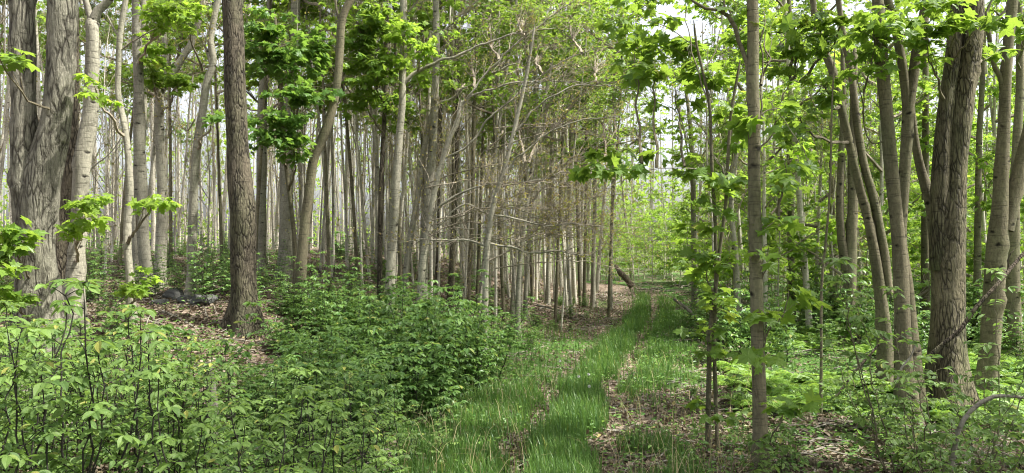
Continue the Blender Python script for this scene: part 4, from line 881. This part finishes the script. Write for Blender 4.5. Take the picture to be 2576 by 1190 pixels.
tag(d_.build('leaf_litter', M['dead']), 'brown dead leaves strewn over the floor', 'leaf litter', kind='stuff')
tw = MB(); x, y = cand(2600, 5, 24, (-200, 2800), 1.1); k = np.abs(x-path_x(y)) > .3; x, y = x[k], y[k]; n = len(x); a = rng.uniform(0, 6.3, n); L = rng.uniform(.1, .7, n); dx, dy = np.cos(a)*L/2, np.sin(a)*L/2
t = np.linspace(-1, 1, 4); Q = np.stack([np.stack([x+dx*q+rng.normal(size=n)*.01, y+dy*q+rng.normal(size=n)*.01, ground(x+dx*q, y+dy*q)+rng.uniform(.012, .05, n)], 1) for q in t], 1)
V, F_ = tubes(Q, rng.uniform(.003, .009, n)[:, None]*np.array([1, .9, .8, .5])[None], 4); tw.add(V, F_)
tag(tw.build('twig_litter', M['dead_wood']), 'small dead twigs strewn over the floor', 'twigs', kind='stuff')

# ------------------------------------------------------------------ fallen wood, rocks, small things
def fallen(name, label, cat, pts, r0, r1, mat, group=None, sides=10, branches=(), seed=0):
    """pts: (U, V, D) seen points; z given by the ray, pushed up to lie on the ground when lower"""
    rng = np.random.default_rng(seed+900); q = np.array([P(*p) for p in pts]); q[:, 2] = np.maximum(q[:, 2], ground(q[:, 0], q[:, 1])+r0*.5)
    root = empty(name, q[0]); tag(root, label, cat, group)
    mb = MB(); limb(mb, q, np.linspace(r0, r1, len(q)), sides, .08, .08, 0, rng, 5, tip=False, close=True); mb.build('trunk' if r0 > .04 else 'limb', M[mat], root, q[0], True)
    for b in branches:
        bq = np.array([P(*p) for p in b[0]]); m2 = MB(); limb(m2, bq, np.linspace(b[1], b[1]*.4, len(bq)), 6, .06, .05, 0, rng); m2.build('branch', M[mat], root, q[0], True)
    return root
def onground(U, V):                              # distance at which the ray through (U, V) meets the floor
    lo = 2.5
    for D in np.arange(2.5, 60, .05):
        p = P(U, V, D)
        if p[2] <= gz(p[0], p[1]): return D
    return 60.
def flog(name, label, cat, uv, r0, r1, mat, **k): return fallen(name, label, cat, [(U, V, onground(U, V)) for U, V in uv], r0, r1, mat, **k)
flog('fallen_log', 'long dark fallen log lying across the litter below the ferns', 'log', [(2058, 1068), (2110, 1074), (2180, 1082), (2290, 1098)], .038, .03, 'rot')
flog('fallen_log', 'dark rotting log at the bottom edge right of the slim pale trunk', 'log', [(1955, 1160), (2010, 1168), (2060, 1178), (2110, 1184)], .045, .03, 'rot')
flog('fallen_branch', 'pale curved branch lying above the rotting log', 'branch', [(2034, 1120), (2070, 1108), (2110, 1105), (2140, 1112)], .018, .012, 'dead_wood')
flog('fallen_branch', 'long thin pale branch lying level beside the foot of the slim pale trunk', 'branch', [(1925, 1098), (1990, 1100), (2040, 1108), (2100, 1135)], .012, .006, 'dead_wood')
flog('fallen_branch', 'thin stick lying across the litter on the right side of the track', 'branch', [(1620, 1072), (1680, 1080), (1740, 1083), (1800, 1085)], .008, .004, 'dead_wood')
fallen('leaning_log', 'dark dead log leaning at the bend of the path', 'log', [(1590, 722, 25.5), (1575, 700, 25.6), (1560, 685, 25.8), (1549, 668, 26)], .11, .07, 'rot')
fallen('leaning_pole', 'pale dead pole leaning on the dark bush at the right verge', 'branch', [(1757, 803, 14), (1730, 778, 14.1), (1695, 752, 14.3)], .035, .025, 'dead_wood')
fallen('bent_branch', 'pale dead branch slanting up right in front of the clump on the right', 'branch', [(2330, 905, 5.6), (2370, 868, 5.6), (2415, 830, 5.6), (2450, 780, 5.6), (2500, 725, 5.6), (2545, 672, 5.7), (2590, 620, 5.8)], .016, .012, 'rot',
       branches=[([(2540, 678, 5.7), (2535, 650, 5.7), (2560, 620, 5.7)], .007)])
fallen('bent_branch', 'pale branch arching out of the lower right corner', 'branch', [(2380, 1215, 4.7), (2398, 1150, 4.7), (2410, 1085, 4.7), (2440, 1035, 4.7), (2490, 1000, 4.7), (2600, 1003, 4.7)], .018, .009, 'dead_wood')
fallen('broken_twig', 'short pale broken twig upright in front of the clump on the right', 'branch', [(2256, 960, 5.1), (2262, 935, 5.1), (2290, 900, 5.1), (2306, 862, 5.1)], .008, .005, 'dead_wood')
fallen('slanting_stem', 'dark thin dead stem slanting over the ferns', 'branch', [(2088, 1015, 7.2), (2120, 975, 7.2), (2160, 925, 7.2), (2200, 880, 7.2), (2225, 850, 7.2)], .014, .008, 'rot')
for k, uv in enumerate([[(2420, 1180), (2480, 1150), (2560, 1115), (2610, 1105)], [(2440, 1185), (2500, 1170), (2560, 1160), (2620, 1140)], [(2460, 1188), (2540, 1178), (2610, 1182)], [(2500, 1140), (2540, 1160), (2600, 1172)], [(2395, 1188), (2450, 1160), (2500, 1128), (2570, 1090)]]):
    flog('fallen_branch', 'one of the crossing dead branches heaped in the lower right corner', 'branch', uv, .016, .009, 'dead_wood', group='dead branches heaped in the lower right corner', seed=k)
flog('fallen_branch', 'pale fallen branch on the litter left of the dark furrowed trunk', 'branch', [(405, 785), (440, 800), (470, 815), (500, 835)], .02, .012, 'dead_wood')
flog('fallen_branch', 'thin bent stick lying below the rocks on the left', 'branch', [(355, 790), (385, 815), (420, 835), (430, 850)], .014, .008, 'dead_wood')
flog('fallen_branch', 'pale stick lying across the bank left of the path bend', 'branch', [(1350, 770), (1400, 782), (1440, 790), (1470, 800)], .03, .02, 'dead_wood')
for k in range(14):
    U = rng.uniform(1590, 1740); V = rng.uniform(712, 738); L = rng.uniform(20, 50)
    flog('fallen_branch', 'one of the dead branches heaped across the far clearing where the path bends', 'branch', [(U, V), (U+L*.5, V+rng.normal()*4), (U+L, V+rng.normal()*5)], .03, .015, 'dead_wood', group='dead branches heaped at the bend', sides=6, seed=k+50)
rng = np.random.default_rng(77)
for k in range(40):
    U = rng.uniform(1340, 1560) if k < 24 else rng.uniform(250, 1100); V = rng.uniform(735, 860) if k < 24 else rng.uniform(655, 720)
    L = rng.uniform(20, 55); sl_ = rng.uniform(-.25, .35); pts = [(U, V), (U+L*.5, V+L*.5*sl_+rng.normal()*2), (U+L, V+L*sl_)]
    flog('fallen_stick', 'one of the pale sticks strewn on the litter bank left of the path' if k < 24 else 'one of the pale sticks strewn on the left slope between the trunks', 'stick', pts, .02, .012, 'dead_wood',
         group='sticks on the litter bank' if k < 24 else 'sticks on the left slope', sides=6, seed=k)
def rock(label, U, V, D, sx, sy, sz, seed, group):
    import bmesh
    bm = bmesh.new(); bmesh.ops.create_icosphere(bm, subdivisions=4, radius=1); me = bpy.data.meshes.new('rock'); bm.to_mesh(me); bm.free()
    co = np.empty(len(me.vertices)*3, np.float32); me.vertices.foreach_get('co', co); co = co.reshape(-1, 3); r_ = np.random.default_rng(seed)
    for q in range(16): d = unit(r_.normal(size=3)); h_ = r_.uniform(.55, .9); dd = co@d; co -= np.maximum(dd-h_, 0)[:, None]*d*.9
    for q in range(8): co *= (1+.02*np.sin(co@r_.normal(size=3)*7+r_.uniform(0, 6)))[:, None]
    me.vertices.foreach_set('co', (co*np.array([sx, sy, sz])).astype(np.float32).ravel()); me.materials.append(M['rock']); me.update()
    o = bpy.data.objects.new('rock', me); C.objects.link(o); x = XU(U, D); o.location = (x, D, gz(x, D)+sz*.35); o.rotation_euler = (0, .1, r_.uniform(0, 6)); tag(o, label, 'rock', group)
rock('dark rock with a lighter top on the left bank between the pale trunks', 440, 722, 10.4, .15, .18, .12, 1, 'rocks on the left bank')
rock('flat dark rock left of the dark furrowed trunk', 520, 780, 9.6, .20, .2, .10, 2, 'rocks on the left bank')
rock('low dark rock in front of the bowed grey trunk', 478, 750, 9.9, .16, .15, .09, 3, 'rocks on the left bank')
rock('small dark rock tucked beside the foot of the spotted pale trunk', 400, 775, 9.9, .11, .13, .08, 4, 'rocks on the left bank')
# broken stumps
for U, V, D, h_, r_, lab in [(530, 950, 5.2, .30, .03, 'short broken pale stump among the seedlings'), (45, 960, 5.6, .55, .07, 'torn pale stump under the thick double trunk')]:
    x = XU(U, D); b = np.array([x, D, gz(x, D)]); root = empty('broken_stump', b); tag(root, lab, 'stump'); mb = MB()
    zt = CAMZ-(V-620-40)/F*D; limb(mb, [b-[0, 0, .1], [x+.02, D, (b[2]+zt)/2], [x-.01, D, zt]], [r_*1.2, r_, r_*.8], 14, .03, .12, .3, np.random.default_rng(3), 6, tip=False, close=True); mb.build('trunk', M['dead_wood'], root, b, True)
# dandelion clocks
for k, (U, V) in enumerate([(1452, 975), (1477, 968), (1405, 930), (1478, 1005)]):
    D = onground(U, V+24); x = XU(U, D); b = np.array([x, D, gz(x, D)]); root = empty('dandelion', b)
    tag(root, 'one of the white dandelion clocks in the grass between the ruts', 'flower', 'dandelion clocks in the track grass')
    mb = MB(); limb(mb, [b, b+[.01, 0, .11], b+[.015, 0, .21]], [.003, .0025, .002], 5, .05, 0); mb.build('stem', M['herb'], root, b)
    mb = MB(); dr = unit(np.random.default_rng(k).normal(size=(90, 3))); c = b+[.015, 0, .215]; Q = np.stack([c+dr*.003, c+dr*.016], 1); V_, F_ = tubes(Q, np.tile([[.0005, .0014]], (90, 1)), 3); mb.add(V_, F_); mb.build('seed_head', M['clock'], root, b)

for o in set(masters):
    for c in list(o.children): bpy.data.objects.remove(c)
    bpy.data.objects.remove(o)

# where only a few neighbours share a label, tell them apart by their order from the left
by = {}
for o in C.objects:
    if o.parent is None and o.get('group') and o.get('label'): by.setdefault(o['label'], []).append(o)
ORD = ['leftmost', 'second from left', 'third from left', 'fourth from left', 'fifth from left', 'sixth from left', 'seventh from left']
def order(os_, lab):
    n = len(os_); os_.sort(key=lambda o: o.location.x/max(o.location.y, .1))
    names = [''] if n == 1 else {2: ['left one', 'right one'], 3: ['leftmost', 'middle one', 'rightmost']}.get(n, ORD[:n-1]+['rightmost'])
    for o, w_ in zip(os_, names): o['label'] = (lab+', '+w_).rstrip(', ')
for lab, os_ in by.items():
    n = len(os_); k = len(lab.split())
    if lab.startswith('one of') or n < 2: continue
    if n <= 6 and k <= 13: order(os_, lab)
    elif n <= 60 and k <= 13:
        os_.sort(key=lambda o: o.location.y); t = [os_[:(n+2)//3], os_[(n+2)//3:(2*n+2)//3], os_[(2*n+2)//3:]]
        for row, q in zip(('front row', 'middle row', 'back row'), t):
            if len(q) <= 8 and (k <= 11 or len(q) == 1): order(q, lab+', '+row)
            else:
                for o in q: o['label'] = lab+', '+row
